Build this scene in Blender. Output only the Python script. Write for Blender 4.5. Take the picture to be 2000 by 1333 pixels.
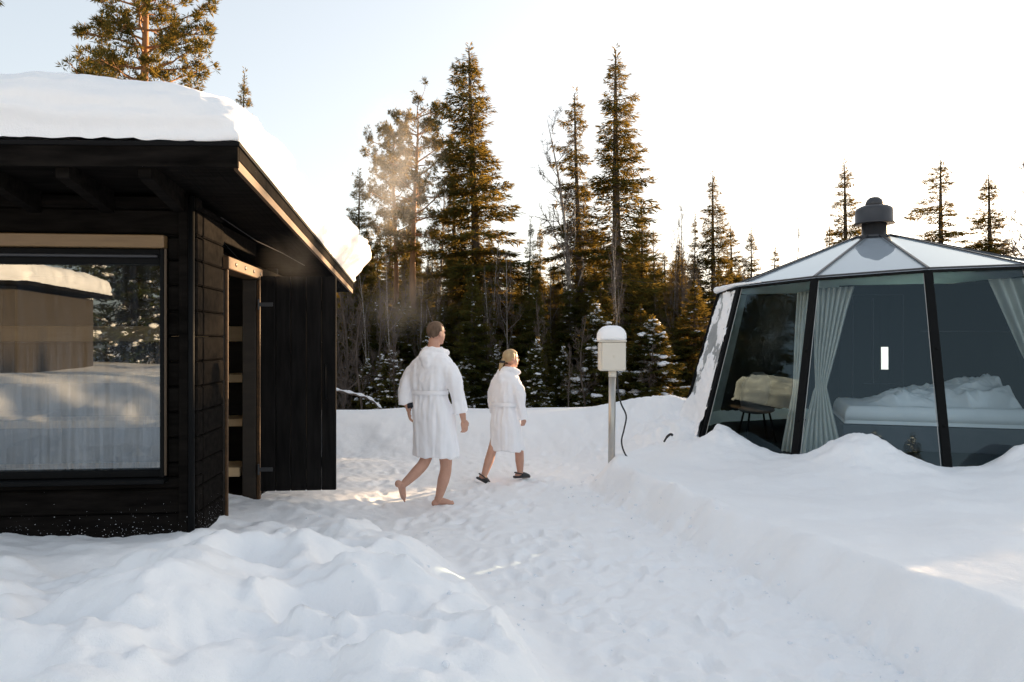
import bpy, bmesh, math, random
import numpy as np
from mathutils import Vector, Matrix, noise as mnoise

for _o in list(bpy.data.objects):
    bpy.data.objects.remove(_o)
SC = bpy.context.scene
COL = SC.collection
R = math.radians

# ------------------------------------------------------------------ camera
FPX, HOR, EYE = 1444.0, 666.0, 1.65           # focal length in 2000-px pixels, horizon row, eye height
cam_d = bpy.data.cameras.new('camera')
cam_d.sensor_width = 36.0
cam_d.lens = FPX / 2000.0 * 36.0
cam_d.clip_start = 0.05
cam_d.clip_end = 3000.0
cam = bpy.data.objects.new('camera', cam_d)
COL.objects.link(cam)
cam.location = (0, 0, EYE)
cam.rotation_euler = (R(90), 0, 0)
SC.camera = cam

# ------------------------------------------------------------------ sky, sun, exposure
SUN_AZ, SUN_EL = R(45), R(9.5)               # azimuth clockwise from the view direction
world = bpy.data.worlds.new('World')
SC.world = world
world.use_nodes = True
wn = world.node_tree
wn.nodes.clear()
w_out = wn.nodes.new('ShaderNodeOutputWorld')
w_bg = wn.nodes.new('ShaderNodeBackground')
w_sky = wn.nodes.new('ShaderNodeTexSky')
w_sky.sky_type = 'NISHITA'
w_sky.sun_disc = False
w_sky.sun_elevation = SUN_EL
w_sky.sun_rotation = SUN_AZ
w_sky.altitude = 200
w_sky.air_density = 1.0
w_sky.dust_density = 3.0
w_sky.ozone_density = 1.0
w_hsv = wn.nodes.new('ShaderNodeHueSaturation')
w_hsv.inputs['Saturation'].default_value = 0.66
w_gam = wn.nodes.new('ShaderNodeGamma')
w_gam.inputs['Gamma'].default_value = 0.58
w_bg.inputs["Strength"].default_value = 0.10
wn.links.new(w_sky.outputs[0], w_hsv.inputs['Color'])
wn.links.new(w_hsv.outputs[0], w_gam.inputs['Color'])
wn.links.new(w_gam.outputs[0], w_bg.inputs['Color'])
wn.links.new(w_bg.outputs[0], w_out.inputs['Surface'])

sun_d = bpy.data.lights.new('sun', 'SUN')
sun_d.energy = 3.4
sun_d.angle = R(0.5)
sun_d.color = (1.0, 0.68, 0.38)
sun = bpy.data.objects.new('sun', sun_d)
COL.objects.link(sun)
sdir = Vector((math.sin(SUN_AZ) * math.cos(SUN_EL), math.cos(SUN_AZ) * math.cos(SUN_EL), math.sin(SUN_EL)))
sun.rotation_euler = sdir.to_track_quat('Z', 'Y').to_euler()
sun.location = sdir * 60

SC.view_settings.view_transform = 'Standard'
SC.view_settings.look = 'None'
SC.view_settings.gamma = 1.0
SC.view_settings.use_curve_mapping = False
SC.view_settings.exposure = 2.5
SC.render.engine = 'CYCLES'
SC.cycles.use_denoising = True
SC.cycles.max_bounces = 8
SC.cycles.diffuse_bounces = 4
SC.cycles.glossy_bounces = 4
SC.cycles.transmission_bounces = 6
SC.cycles.transparent_max_bounces = 16
SC.cycles.volume_bounces = 1
SC.cycles.sample_clamp_indirect = 8

# ------------------------------------------------------------------ helpers
def at(px, py, Y):
    """world point seen at pixel (px, py) of the 2000x1333 photograph, Y metres in front"""
    return np.array([(px - 1000) / FPX * Y, Y, EYE - (py - HOR) / FPX * Y])

_rs = np.random.RandomState(7)
_perm = _rs.permutation(256); _perm = np.concatenate([_perm, _perm, _perm])
_grad = _rs.normal(size=(256, 3)); _grad /= np.linalg.norm(_grad, axis=1)[:, None]
def perlin(x, y, z=0.0):
    x = np.asarray(x, float); y = np.asarray(y, float) + 0 * x; z = np.asarray(z, float) + 0 * x
    xi = np.floor(x).astype(int); yi = np.floor(y).astype(int); zi = np.floor(z).astype(int)
    xf, yf, zf = x - xi, y - yi, z - zi
    u = xf**3*(xf*(xf*6-15)+10); v = yf**3*(yf*(yf*6-15)+10); w = zf**3*(zf*(zf*6-15)+10)
    out = 0
    for dx in (0, 1):
        for dy in (0, 1):
            for dz in (0, 1):
                h = _perm[_perm[_perm[(xi+dx) & 255] + ((yi+dy) & 255)] + ((zi+dz) & 255)]
                g = _grad[h]
                d = g[..., 0]*(xf-dx) + g[..., 1]*(yf-dy) + g[..., 2]*(zf-dz)
                out = out + d*(u if dx else 1-u)*(v if dy else 1-v)*(w if dz else 1-w)
    return out * 1.5
def fbm(x, y, z=0.0, o=4, gain=0.5):
    a, f, s = 1.0, 1.0, 0
    for k in range(o):
        s = s + a * perlin(np.asarray(x)*f + 17.3*k, np.asarray(y)*f + 5.1*k, np.asarray(z)*f)
        a *= gain; f *= 2.03
    return s
def sstep(a, b, x):
    t = np.clip((np.asarray(x, float) - a) / (b - a), 0, 1)
    return t*t*(3 - 2*t)

ORI = {}                                        # world origin of each root, so that parts can be given in world coordinates
def mesh_data(name, V, F, smooth=False):
    me = bpy.data.meshes.new(name)
    V = np.asarray(V, float)
    if isinstance(F, np.ndarray) and F.ndim == 2:
        n, k = F.shape
        me.vertices.add(len(V)); me.vertices.foreach_set('co', V.astype(np.float32).ravel())
        me.loops.add(n*k); me.loops.foreach_set('vertex_index', F.astype(np.int32).ravel())
        me.polygons.add(n); me.polygons.foreach_set('loop_start', np.arange(0, n*k, k, dtype=np.int32))
        me.update(calc_edges=True)
    else:
        me.from_pydata([tuple(v) for v in V], [], [tuple(int(i) for i in f) for f in F])
        me.update()
    if smooth:
        me.polygons.foreach_set('use_smooth', np.ones(len(me.polygons), bool))
    return me
def link(name, me, mat=None, parent=None):
    o = bpy.data.objects.new(name, me)
    COL.objects.link(o)
    if mat is not None and me is not None and not me.materials:
        me.materials.append(mat)
    if parent is not None:
        o.parent = parent
    return o
def tag(o, label, cat, group=None, kind=None):
    if label: o['label'] = label
    if cat: o['category'] = cat
    if group: o['group'] = group
    if kind: o['kind'] = kind
    return o
def root(name, loc, label, cat, rz=0.0, group=None):
    o = bpy.data.objects.new(name, None)
    COL.objects.link(o)
    o.empty_display_size = 0.2
    o.location = loc; o.rotation_euler = (0, 0, rz)
    ORI[o] = np.array(loc, float)
    return tag(o, label, cat, group)

class MB:
    """collects shapes; build() makes ONE mesh object of them"""
    def __init__(s): s.V = []; s.F = []; s.n = 0
    def add(s, V, F):
        V = np.asarray(V, float)
        s.V.append(V); s.F += [tuple(i + s.n for i in f) for f in F]; s.n += len(V)
        return s
    def box(s, x0, x1, y0, y1, z0, z1, bev=0.006):
        b = min(bev, abs(x1-x0)*.3, abs(y1-y0)*.3, abs(z1-z0)*.3)
        bm = bmesh.new()
        bmesh.ops.create_cube(bm, size=1)
        for v in bm.verts:
            v.co = Vector(((x0+x1)/2 + v.co.x*(x1-x0), (y0+y1)/2 + v.co.y*(y1-y0), (z0+z1)/2 + v.co.z*(z1-z0)))
        if b > 0:
            bmesh.ops.bevel(bm, geom=bm.edges[:], offset=b, segments=1, affect='EDGES', clamp_overlap=True)
        bm.verts.index_update()
        V = [v.co[:] for v in bm.verts]; F = [[v.index for v in f.verts] for f in bm.faces]
        bm.free()
        return s.add(V, F)
    def obox(s, c, ax, ay, az, hx, hy, hz, bev=0.005):
        t = MB().box(-hx, hx, -hy, hy, -hz, hz, bev)
        M = np.array([ax, ay, az], float)
        return s.add(t.V[0] @ M + np.asarray(c, float), t.F)
    def beam(s, a, b, w, h, up=(0, 0, 1), bev=0.004):
        a = np.asarray(a, float); b = np.asarray(b, float)
        d = b - a; L = np.linalg.norm(d); d = d / L
        sx = np.cross(d, up); sx /= np.linalg.norm(sx); sz = np.cross(sx, d)
        return s.obox((a+b)/2, d, sx, sz, L/2, w/2, h/2, bev)
    def tube(s, pts, rad, n=8, caps=True):
        pts = np.asarray(pts, float); m = len(pts)
        rad = np.full(m, rad) if np.isscalar(rad) else np.asarray(rad, float)
        T = np.gradient(pts, axis=0); T /= np.linalg.norm(T, axis=1)[:, None] + 1e-12
        ref = np.array([0, 0, 1.0]) if abs(T[0][2]) < .9 else np.array([1.0, 0, 0])
        V = []; a = np.arange(n)*2*math.pi/n
        nx = np.cross(T[0], ref); nx /= np.linalg.norm(nx)
        for i in range(m):
            nx = nx - T[i]*np.dot(nx, T[i]); nx /= np.linalg.norm(nx) + 1e-12
            ny = np.cross(T[i], nx)
            V.append(pts[i] + rad[i]*(np.cos(a)[:, None]*nx + np.sin(a)[:, None]*ny))
        V = np.concatenate(V)
        F = [(i*n+j, i*n+(j+1) % n, (i+1)*n+(j+1) % n, (i+1)*n+j) for i in range(m-1) for j in range(n)]
        if caps:
            F += [tuple(range(n-1, -1, -1)), tuple((m-1)*n+j for j in range(n))]
        return s.add(V, F)
    def lathe(s, prof, c=(0, 0, 0), n=32):
        m = len(prof); a = np.arange(n)*2*math.pi/n
        V = np.concatenate([np.stack([r*np.cos(a), r*np.sin(a), np.full(n, z)], 1) for r, z in prof]) + np.asarray(c, float)
        F = [(i*n+j, i*n+(j+1) % n, (i+1)*n+(j+1) % n, (i+1)*n+j) for i in range(m-1) for j in range(n)]
        F += [tuple(range(n-1, -1, -1)), tuple((m-1)*n+j for j in range(n))]
        return s.add(V, F)
    def loft(s, rings, caps=True):
        m = len(rings); n = len(rings[0])
        V = np.concatenate(rings)
        F = [(i*n+j, i*n+(j+1) % n, (i+1)*n+(j+1) % n, (i+1)*n+j) for i in range(m-1) for j in range(n)]
        if caps:
            F += [tuple(range(n-1, -1, -1)), tuple((m-1)*n+j for j in range(n))]
        return s.add(V, F)
    def ball(s, c, r, ax=None, nu=16, nv=10):
        r = np.array([r, r, r] if np.isscalar(r) else r, float)
        V = [(0, 0, -1)]; F = []
        for i in range(1, nv):
            t = -math.pi/2 + math.pi*i/nv
            for j in range(nu):
                V.append((math.cos(t)*math.cos(2*math.pi*j/nu), math.cos(t)*math.sin(2*math.pi*j/nu), math.sin(t)))
        V.append((0, 0, 1)); e = len(V)-1
        for j in range(nu):
            F.append((0, 1+(j+1) % nu, 1+j)); F.append((e, e-nu+j, e-nu+(j+1) % nu))
            for i in range(nv-2):
                F.append((1+i*nu+j, 1+i*nu+(j+1) % nu, 1+(i+1)*nu+(j+1) % nu, 1+(i+1)*nu+j))
        V = np.array(V)*r
        if ax is not None: V = V @ np.asarray(ax, float)
        return s.add(V + np.asarray(c, float), F)
    def data(s): return np.concatenate(s.V), s.F
    def build(s, name, mat, parent=None, smooth=False, org=None):
        V, F = s.data()
        if org is not None: V = V - org
        return link(name, mesh_data(name, V, F, smooth), mat, parent)

# ------------------------------------------------------------------ materials
def node(nt, t, **kw):
    n = nt.nodes.new(t)
    for k, v in kw.items():
        if k in n.inputs: n.inputs[k].default_value = v
        else: setattr(n, k, v)
    return n
def material(name, col, rough=0.7, var=None, scale=5.0, stretch=(1, 1, 1), bump=0.0, bscale=None, spec=0.5, metal=0.0, coords='Object', detail=5):
    """principled with noise-driven colour variation and bump"""
    m = bpy.data.materials.new(name); m.use_nodes = True
    nt = m.node_tree; b = nt.nodes['Principled BSDF']
    b.inputs['Base Color'].default_value = (*col, 1); b.inputs['Roughness'].default_value = rough
    b.inputs['Specular IOR Level'].default_value = spec; b.inputs['Metallic'].default_value = metal
    tc = node(nt, 'ShaderNodeTexCoord'); mp = node(nt, 'ShaderNodeMapping'); mp.inputs['Scale'].default_value = stretch
    nt.links.new(tc.outputs[coords], mp.inputs[0])
    if var is not None:
        no = node(nt, 'ShaderNodeTexNoise', Scale=scale, Detail=float(detail), Roughness=0.6)
        nt.links.new(mp.outputs[0], no.inputs['Vector'])
        rp = node(nt, 'ShaderNodeValToRGB')
        rp.color_ramp.elements[0].position = .3; rp.color_ramp.elements[1].position = .7
        rp.color_ramp.elements[0].color = (*col, 1); rp.color_ramp.elements[1].color = (*var, 1)
        nt.links.new(no.outputs['Fac'], rp.inputs[0]); nt.links.new(rp.outputs[0], b.inputs['Base Color'])
    if bump > 0:
        n2 = node(nt, 'ShaderNodeTexNoise', Scale=bscale or scale*4, Detail=6.0, Roughness=0.6)
        nt.links.new(mp.outputs[0], n2.inputs['Vector'])
        bp = node(nt, 'ShaderNodeBump', Strength=min(1.0, bump*20), Distance=bump)
        nt.links.new(n2.outputs['Fac'], bp.inputs['Height']); nt.links.new(bp.outputs[0], b.inputs['Normal'])
    return m
def glass(name, ior, tint=(1, 1, 1), rough=0.0, mist=0.0, mist_col=(.5, .55, .6)):
    """thin pane: fresnel mirror over a tinted clear sheet, with an optional film of condensation"""
    m = bpy.data.materials.new(name); m.use_nodes = True
    nt = m.node_tree; nt.nodes.clear()
    out = node(nt, 'ShaderNodeOutputMaterial'); fr = node(nt, 'ShaderNodeFresnel', IOR=ior)
    gl = node(nt, 'ShaderNodeBsdfGlossy', Roughness=rough); gl.inputs['Color'].default_value = (.90, .97, 1, 1)
    tr = node(nt, 'ShaderNodeBsdfTransparent'); tr.inputs['Color'].default_value = (*tint, 1)
    mx = node(nt, 'ShaderNodeMixShader')
    base = tr.outputs[0]
    if mist > 0:
        tc = node(nt, 'ShaderNodeTexCoord'); mp = node(nt, 'ShaderNodeMapping'); mp.inputs['Scale'].default_value = (9, 9, .45)
        nt.links.new(tc.outputs['Object'], mp.inputs[0])
        n1 = node(nt, 'ShaderNodeTexNoise', Scale=3.0, Detail=6.0, Roughness=.65); nt.links.new(mp.outputs[0], n1.inputs['Vector'])
        n2 = node(nt, 'ShaderNodeTexNoise', Scale=1.1, Detail=3.0); nt.links.new(tc.outputs['Object'], n2.inputs['Vector'])
        sp = node(nt, 'ShaderNodeSeparateXYZ'); nt.links.new(tc.outputs['Object'], sp.inputs[0])
        mr = node(nt, 'ShaderNodeMapRange'); mr.inputs['From Min'].default_value = 1.75; mr.inputs['From Max'].default_value = 1.15
        mr.inputs['To Min'].default_value = .25; mr.inputs['To Max'].default_value = 1.0
        nt.links.new(sp.outputs['Z'], mr.inputs[0])
        m1 = node(nt, 'ShaderNodeMapRange'); m1.inputs['From Min'].default_value = .35; m1.inputs['From Max'].default_value = .62
        nt.links.new(n1.outputs['Fac'], m1.inputs[0])
        mu = node(nt, 'ShaderNodeMath', operation='MULTIPLY'); nt.links.new(mr.outputs[0], mu.inputs[0]); nt.links.new(m1.outputs[0], mu.inputs[1])
        m2 = node(nt, 'ShaderNodeMath', operation='MULTIPLY'); nt.links.new(mu.outputs[0], m2.inputs[0]); m2.inputs[1].default_value = mist
        df = node(nt, 'ShaderNodeBsdfDiffuse'); df.inputs['Color'].default_value = (*mist_col, 1)
        ms = node(nt, 'ShaderNodeMixShader')
        nt.links.new(m2.outputs[0], ms.inputs[0]); nt.links.new(tr.outputs[0], ms.inputs[1]); nt.links.new(df.outputs[0], ms.inputs[2])
        base = ms.outputs[0]
    nt.links.new(fr.outputs[0], mx.inputs[0]); nt.links.new(base, mx.inputs[1]); nt.links.new(gl.outputs[0], mx.inputs[2])
    nt.links.new(mx.outputs[0], out.inputs['Surface'])
    return m
def leaf_mat(name, col, trans, var):
    m = bpy.data.materials.new(name); m.use_nodes = True
    nt = m.node_tree; nt.nodes.clear()
    out = node(nt, 'ShaderNodeOutputMaterial')
    gi = node(nt, 'ShaderNodeNewGeometry')
    tc = node(nt, 'ShaderNodeTexCoord')
    no = node(nt, 'ShaderNodeTexNoise', Scale=1.4, Detail=4.0); nt.links.new(tc.outputs['Object'], no.inputs['Vector'])
    ad = node(nt, 'ShaderNodeMath', operation='ADD'); nt.links.new(no.outputs['Fac'], ad.inputs[0])
    mu = node(nt, 'ShaderNodeMath', operation='MULTIPLY'); mu.inputs[1].default_value = .6
    nt.links.new(gi.outputs['Random Per Island'], mu.inputs[0]); nt.links.new(mu.outputs[0], ad.inputs[1])
    rp = node(nt, 'ShaderNodeValToRGB'); rp.color_ramp.elements[0].position = .4; rp.color_ramp.elements[1].position = 1.1 if False else 1.0
    rp.color_ramp.elements[0].color = (*col, 1); rp.color_ramp.elements[1].color = (*var, 1)
    nt.links.new(ad.outputs[0], rp.inputs[0])
    df = node(nt, 'ShaderNodeBsdfDiffuse'); nt.links.new(rp.outputs[0], df.inputs['Color'])
    tl = node(nt, 'ShaderNodeBsdfTranslucent'); tl.inputs['Color'].default_value = (*trans, 1)
    mx = node(nt, 'ShaderNodeMixShader', Fac=0.4)
    nt.links.new(df.outputs[0], mx.inputs[1]); nt.links.new(tl.outputs[0], mx.inputs[2]); nt.links.new(mx.outputs[0], out.inputs['Surface'])
    return m

def snow_mat(name, bump=.012, bscale=28.0):
    m = material(name, (.95, .952, .962), .62, None, spec=.25)
    nt = m.node_tree; b = nt.nodes['Principled BSDF']
    tc = [n for n in nt.nodes if n.type == 'TEX_COORD'][0]
    n1 = node(nt, 'ShaderNodeTexNoise', Scale=bscale, Detail=8.0, Roughness=.65)
    n2 = node(nt, 'ShaderNodeTexNoise', Scale=bscale*7, Detail=3.0)
    nt.links.new(tc.outputs['Object'], n1.inputs['Vector']); nt.links.new(tc.outputs['Object'], n2.inputs['Vector'])
    ad = node(nt, 'ShaderNodeMath', operation='MULTIPLY_ADD'); ad.inputs[1].default_value = .4
    nt.links.new(n2.outputs['Fac'], ad.inputs[0]); nt.links.new(n1.outputs['Fac'], ad.inputs[2])
    bp = node(nt, 'ShaderNodeBump', Strength=.55, Distance=bump)
    nt.links.new(ad.outputs[0], bp.inputs['Height']); nt.links.new(bp.outputs[0], b.inputs['Normal'])
    return m
M = {}
M['snow'] = snow_mat('snow')
M['roof_snow'] = snow_mat('roof_snow', .008, 16.0)
M['clump'] = material('branch_snow', (.82, .84, .88), .7, spec=.2)
M['black_wood'] = material('black_stained_wood', (.0035, .0032, .003), .85, (.014, .012, .0105), 3.0, (1, 6, 6), .003, 14, .02)
_nt = M['black_wood'].node_tree                       # specks of blown snow stuck to the lowest logs
_b = _nt.nodes['Principled BSDF']; _rp = [n for n in _nt.nodes if n.type == 'VALTORGB'][0]; _tc = [n for n in _nt.nodes if n.type == 'TEX_COORD'][0]
_n = node(_nt, 'ShaderNodeTexNoise', Scale=85.0, Detail=2.0); _nt.links.new(_tc.outputs['Object'], _n.inputs['Vector'])
_sp = node(_nt, 'ShaderNodeSeparateXYZ'); _nt.links.new(_tc.outputs['Object'], _sp.inputs[0])
_mr = node(_nt, 'ShaderNodeMapRange'); _mr.inputs['From Min'].default_value = .25; _mr.inputs['From Max'].default_value = .62; _mr.inputs['To Min'].default_value = .675; _mr.inputs['To Max'].default_value = .82
_nt.links.new(_sp.outputs['Z'], _mr.inputs[0])
_gt = node(_nt, 'ShaderNodeMath', operation='GREATER_THAN'); _nt.links.new(_n.outputs['Fac'], _gt.inputs[0]); _nt.links.new(_mr.outputs[0], _gt.inputs[1])
_mx = node(_nt, 'ShaderNodeMix', data_type='RGBA'); _mx.inputs[7].default_value = (.75, .76, .8, 1)
_nt.links.new(_gt.outputs[0], _mx.inputs[0]); _nt.links.new(_rp.outputs[0], _mx.inputs[6]); _nt.links.new(_mx.outputs[2], _b.inputs['Base Color'])
M['black_plank'] = material('black_door_wood', (.0055, .0053, .0053), .75, (.016, .0145, .014), 3.0, (7, 7, .8), .003, 12, .05)
M['brown_wood'] = material('weathered_brown_wood', (.05, .024, .008), .7, (.12, .06, .022), 4.0, (6, 1, 6), .003, 14)
M['bronze'] = material('bronze_window_trim', (.17, .10, .045), .4, (.22, .135, .062), 3.0, (1, 4, 8), .001, 20)
M['bench'] = material('pale_bench_wood', (.66, .46, .26), .6, (.74, .54, .32), 3.0, (1, 8, 8), .001, 20)
M['inner_wood'] = material('dark_interior_wood', (.018, .013, .009), .7, (.036, .026, .018), 3.0, (1, 5, 5), .002, 12)
M['roofing'] = material('black_roofing_felt', (.006, .006, .0065), .85, spec=.15)
M['steel'] = material('galvanised_steel', (.42, .40, .37), .38, (.55, .52, .48), 12.0, (1, 1, .3), .0005, 60, .5, .9)
M['beige'] = material('beige_plastic', (.66, .61, .52), .5, (.71, .66, .57), 3.0)
M['rubber'] = material('black_rubber', (.012, .012, .013), .5)
M['black_metal'] = material('black_metal', (.004, .0045, .005), .6, (.006, .0065, .007), 8.0, spec=.1)
M['grey_metal'] = material('dark_grey_metal', (.045, .047, .052), .42, (.06, .06, .064), 5.0, (1, 1, .4), .0006, 40, .5, .35)
M['silver'] = material('silver_seal', (.45, .45, .44), .4, metal=.6)
M['needle'] = leaf_mat('spruce_needles', (.019, .042, .017), (.27, .175, .035), (.05, .066, .022))
M['pine_needle'] = leaf_mat('pine_needles', (.020, .036, .014), (.27, .18, .04), (.055, .066, .022))
M['bark'] = material('spruce_bark', (.055, .042, .033), .9, (.12, .095, .075), 3.0, (4, 4, .8), .01, 9)
M['pine_bark'] = material('orange_pine_bark', (.22, .10, .04), .85, (.38, .19, .08), 2.5, (3, 3, .8), .01, 8)
_m = M['pine_bark']; _nt = _m.node_tree                       # old grey bark low on the trunk, thin orange bark above
_rp = [n for n in _nt.nodes if n.type == 'VALTORGB'][0]
_tc = [n for n in _nt.nodes if n.type == 'TEX_COORD'][0]
_sp = node(_nt, 'ShaderNodeSeparateXYZ'); _nt.links.new(_tc.outputs['Object'], _sp.inputs[0])
_mr = node(_nt, 'ShaderNodeMapRange'); _mr.inputs['From Min'].default_value = 3.5; _mr.inputs['From Max'].default_value = 6.0
_nt.links.new(_sp.outputs['Z'], _mr.inputs[0])
_mx = node(_nt, 'ShaderNodeMix', data_type='RGBA'); _mx.inputs[6].default_value = (.05, .036, .028, 1)
_nt.links.new(_mr.outputs[0], _mx.inputs[0]); _nt.links.new(_rp.outputs[0], _mx.inputs[7])
_nt.links.new(_mx.outputs[2], _nt.nodes['Principled BSDF'].inputs['Base Color'])
M['birch_bark'] = material('birch_bark', (.09, .075, .065), .8, (.42, .38, .34), 2.0, (2, 2, 6), .004, 8)
M['twig'] = material('bare_twigs', (.07, .052, .042), .9, (.11, .085, .07), 3.0)
M['sauna_glass'] = glass('misted_window_glass', 2.6, (.62, .68, .72), 0.0, .55, (.15, .18, .215))
M['pane'] = glass('blue_pane_glass', 1.52, (.82, .90, .94))
[n for n in M['pane'].node_tree.nodes if n.type == 'BSDF_GLOSSY'][0].inputs['Color'].default_value = (.70, .92, 1, 1)   # blue of the reflected sky put into the mirror colour
M['roof_pane'] = glass('roof_pane_glass', 1.65, (.97, .98, .99), .02)
M['clear'] = glass('transom_glass', 2.6, (.5, .5, .5))
# ------------------------------------------------------------------ snow ground
IC = np.array([5.067, 10.338]); IRT, IZT, ITAPER, IPH, IN = 2.088, 2.45, 0.265, 3.375, 11   # glass hut: centre, eave radius and height, wall slope, phase, sides
def irad(z): return IRT + ITAPER*(IZT - z)
def iv(k, z, dr=0.0):
    a = IPH + 2*math.pi*k/IN; r = irad(z) + dr
    zz = z + 0.045*r*math.cos(a)*min(1, max(0, (z-.3)/2.0))      # the eave ring stands a little out of level
    return np.array([IC[0] + r*math.cos(a), IC[1] + r*math.sin(a), zz])

XL = ([1.0, 2.0, 3.0, 3.6, 4.4, 5.2, 5.9, 6.4, 6.9, 7.3], [.85, .72, .52, .38, .08, -.26, -.62, -1.15, -1.9, -3.2])
XR = ([1.0, 2.5, 3.6, 4.5, 5.5, 6.5, 7.5, 8.2, 8.8, 9.6], [2.2, 2.05, 1.93, 1.76, 1.52, 1.26, .98, .78, .95, 2.3])
_fr = random.Random(5)
PRINTS = []
for _k in range(170):                                # boot prints trodden into the path
    _y = 2.2 + 8.6*_fr.random(); _t = _fr.uniform(.12, .88)
    _x0, _x1 = np.interp(_y, *XL), min(np.interp(_y, *XR), 2.0)
    PRINTS.append((max(_x0, -2.0) + (_x1-max(_x0, -2.0))*_t, _y, _fr.uniform(-.5, .7), _fr.uniform(.10, .14), _fr.uniform(.038, .05), _fr.uniform(.012, .030)))
def ground(x, y):
    x = np.asarray(x, float); y = np.asarray(y, float)
    n1 = fbm(x*.9+3, y*.9, o=3); n2 = fbm(x*3.1, y*3.1+9, o=4); n3 = fbm(x*11, y*11, 4.0, o=3)
    wob = .10*perlin(x*1.7, y*1.7, 3.3) + .04*perlin(x*6, y*6, 1.3)
    # trodden path: small crumbs and footprints
    path = .014*n2 + .014*n3 + .012*perlin(x*4.5, y*2.6, 7.7) - .020*np.clip(perlin(x*5.5+3, y*3.6, 12.2) - .12, 0, 1)
    ylo, yhi = y.min() - .4, y.max() + .4
    for (cx, cy, an, la, lb, dp) in PRINTS:
        if cy < ylo or cy > yhi: continue
        m_ = (np.abs(x-cx) < .35) & (np.abs(y-cy) < .35)
        if not m_.any(): continue
        ux, uy = x[m_]-cx, y[m_]-cy
        u, v = ux*math.sin(an) + uy*math.cos(an), ux*math.cos(an) - uy*math.sin(an)
        q = (np.abs(u)/la)**2.6 + (np.abs(v)/lb)**2.6
        path[m_] += -dp*np.exp(-q**1.3) + dp*.45*np.exp(-(q**.4-1.35)**2*14)
    h = path
    # left: dug-over mounds in front of the sauna
    dl = np.interp(y, *XL) + wob - x
    ml = sstep(0.0, .62, dl)
    chunk = np.clip(np.abs(perlin(x*7, y*7, 15.0))*1.6, 0, 1)
    lumps = .21 + .23*n1 + .040*n2 + .014*n3 + .022*(chunk-.35)*np.clip(.5 + perlin(x*.8, y*.8, 20.0)*1.5, 0, 1)
    rid = 1 - np.abs(perlin(x*1.25 + .5*y + .35*n2, y*1.05 - .2*x, 5.5))*2.1
    lumps = lumps + .09*np.clip(rid, -.3, 1) * sstep(.15, .8, dl) + .10*sstep(4.6, 3.2, y)*sstep(.3, 1.2, dl)
    lumps = lumps*(1 - .55*sstep(5.3, 6.3, y))
    # dents like old footprints
    for (cx, cy, r, d) in ((-.45, 4.15, .17, .16), (-.95, 3.55, .2, .17), (-.15, 3.5, .16, .17), (-1.5, 4.3, .22, .14), (-1.15, 4.9, .2, .16),
                           (-2.1, 3.7, .25, .15), (.12, 3.15, .15, .12), (-.55, 3.05, .16, .13), (-1.75, 5.0, .2, .12), (-.75, 4.75, .15, .12)):
        q = ((x-cx)**2 + (y-cy)**2)/(r*r)
        lumps = lumps - d*np.exp(-q**1.5) + .05*np.exp(-(np.sqrt(q)-1.35)**2*9)
    lumps = lumps + .17*np.exp(-(((x-.05)/.30)**2 + ((y-3.35)/.75)**2)) + .10*np.exp(-(((x+.55)/.4)**2 + ((y-5.2)/.3)**2))
    lumps = lumps + .12*np.exp(-(((x+1.3)/.45)**2 + ((y-4.55)/.35)**2))
    for (cx, cy, sx, sy, hh) in ((-1.55, 3.4, .42, .35, .16), (-2.3, 3.9, .5, .3, .13), (-.75, 3.95, .3, .26, .13), (-1.0, 2.9, .5, .3, .12), (-.35, 4.75, .35, .25, .10), (-1.85, 4.6, .4, .22, .10)):
        lumps = lumps + hh*np.exp(-(((x-cx)/sx)**2 + ((y-cy)/sy)**2))
    # flatter and lower close to the sauna wall
    near = sstep(-1.9, -2.7, x)*sstep(4.2, 5.0, y)
    lumps = lumps*(1-near) + near*(.235 + .05*n1 + .03*n2)
    h = h*(1-ml) + np.maximum(lumps, .02 + path)*ml
    # ground by the sauna door is a little higher than the path
    dr = sstep(-1.0, -2.3, x)*sstep(6.0, 6.5, y)*sstep(10.5, 9.5, y)
    h = np.maximum(h, 0) if False else h
    h = h + dr*np.maximum(.12 + .6*path - h*.6, 0)
    # right: bank along the path and the snowfield up to the glass hut
    dd = x - np.interp(y, *XR) - wob*.7
    mr = sstep(0.0, .42, dd)
    mr2 = sstep(.2, 1.6, dd)
    plat = (.26 + .12*sstep(6, 3.2, y))*mr + (.0 + .05*n1)*mr2 + .012*n2*mr + .008*n3*sstep(.6, .1, dd)
    edge = np.exp(-((dd-.30)/.20)**2)*(.05 + .07*perlin(x*3, y*3, 8.8))
    fade = 1 - sstep(8.9, 9.8, y)*sstep(3.0, 2.2, x)
    h = h*(1-mr*fade) + (plat + edge)*fade*(mr > 0)*1.0*sstep(0, .1, mr)
    # broken crumbs at the foot of the bank
    cr = np.exp(-((dd-.02)/.12)**2)*np.clip(perlin(x*9, y*9, 2.2), 0, 1)*.07
    h = h + cr*fade
    # back bank in front of the forest
    yb = 10.2 + .35*perlin(x*.5, .3, 6.1) + .1*wob
    mb = sstep(yb, yb + 1.9, y)
    crest = .44 + .012*np.clip(x+3, -2, 9) + .05*perlin(x*.7, y*.5, 4.4) + .03*n2*sstep(yb+2.2, yb+.5, y)
    h = h*(1-mb) + crest*mb
    h = h - .10*np.exp(-((y-yb-.9)/.5)**2)*np.clip(perlin(x*1.6, y*1.2, 9.9), -.3, 1)*(x < 3)
    h = h - sstep(12.9, 17.5, y)*.85 - sstep(17, 36, y)*.9
    # drifts heaped against the panes of the hut
    dx, dy = x - IC[0], y - IC[1]
    r = np.hypot(dx, dy); a = np.arctan2(dy, dx)
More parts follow.
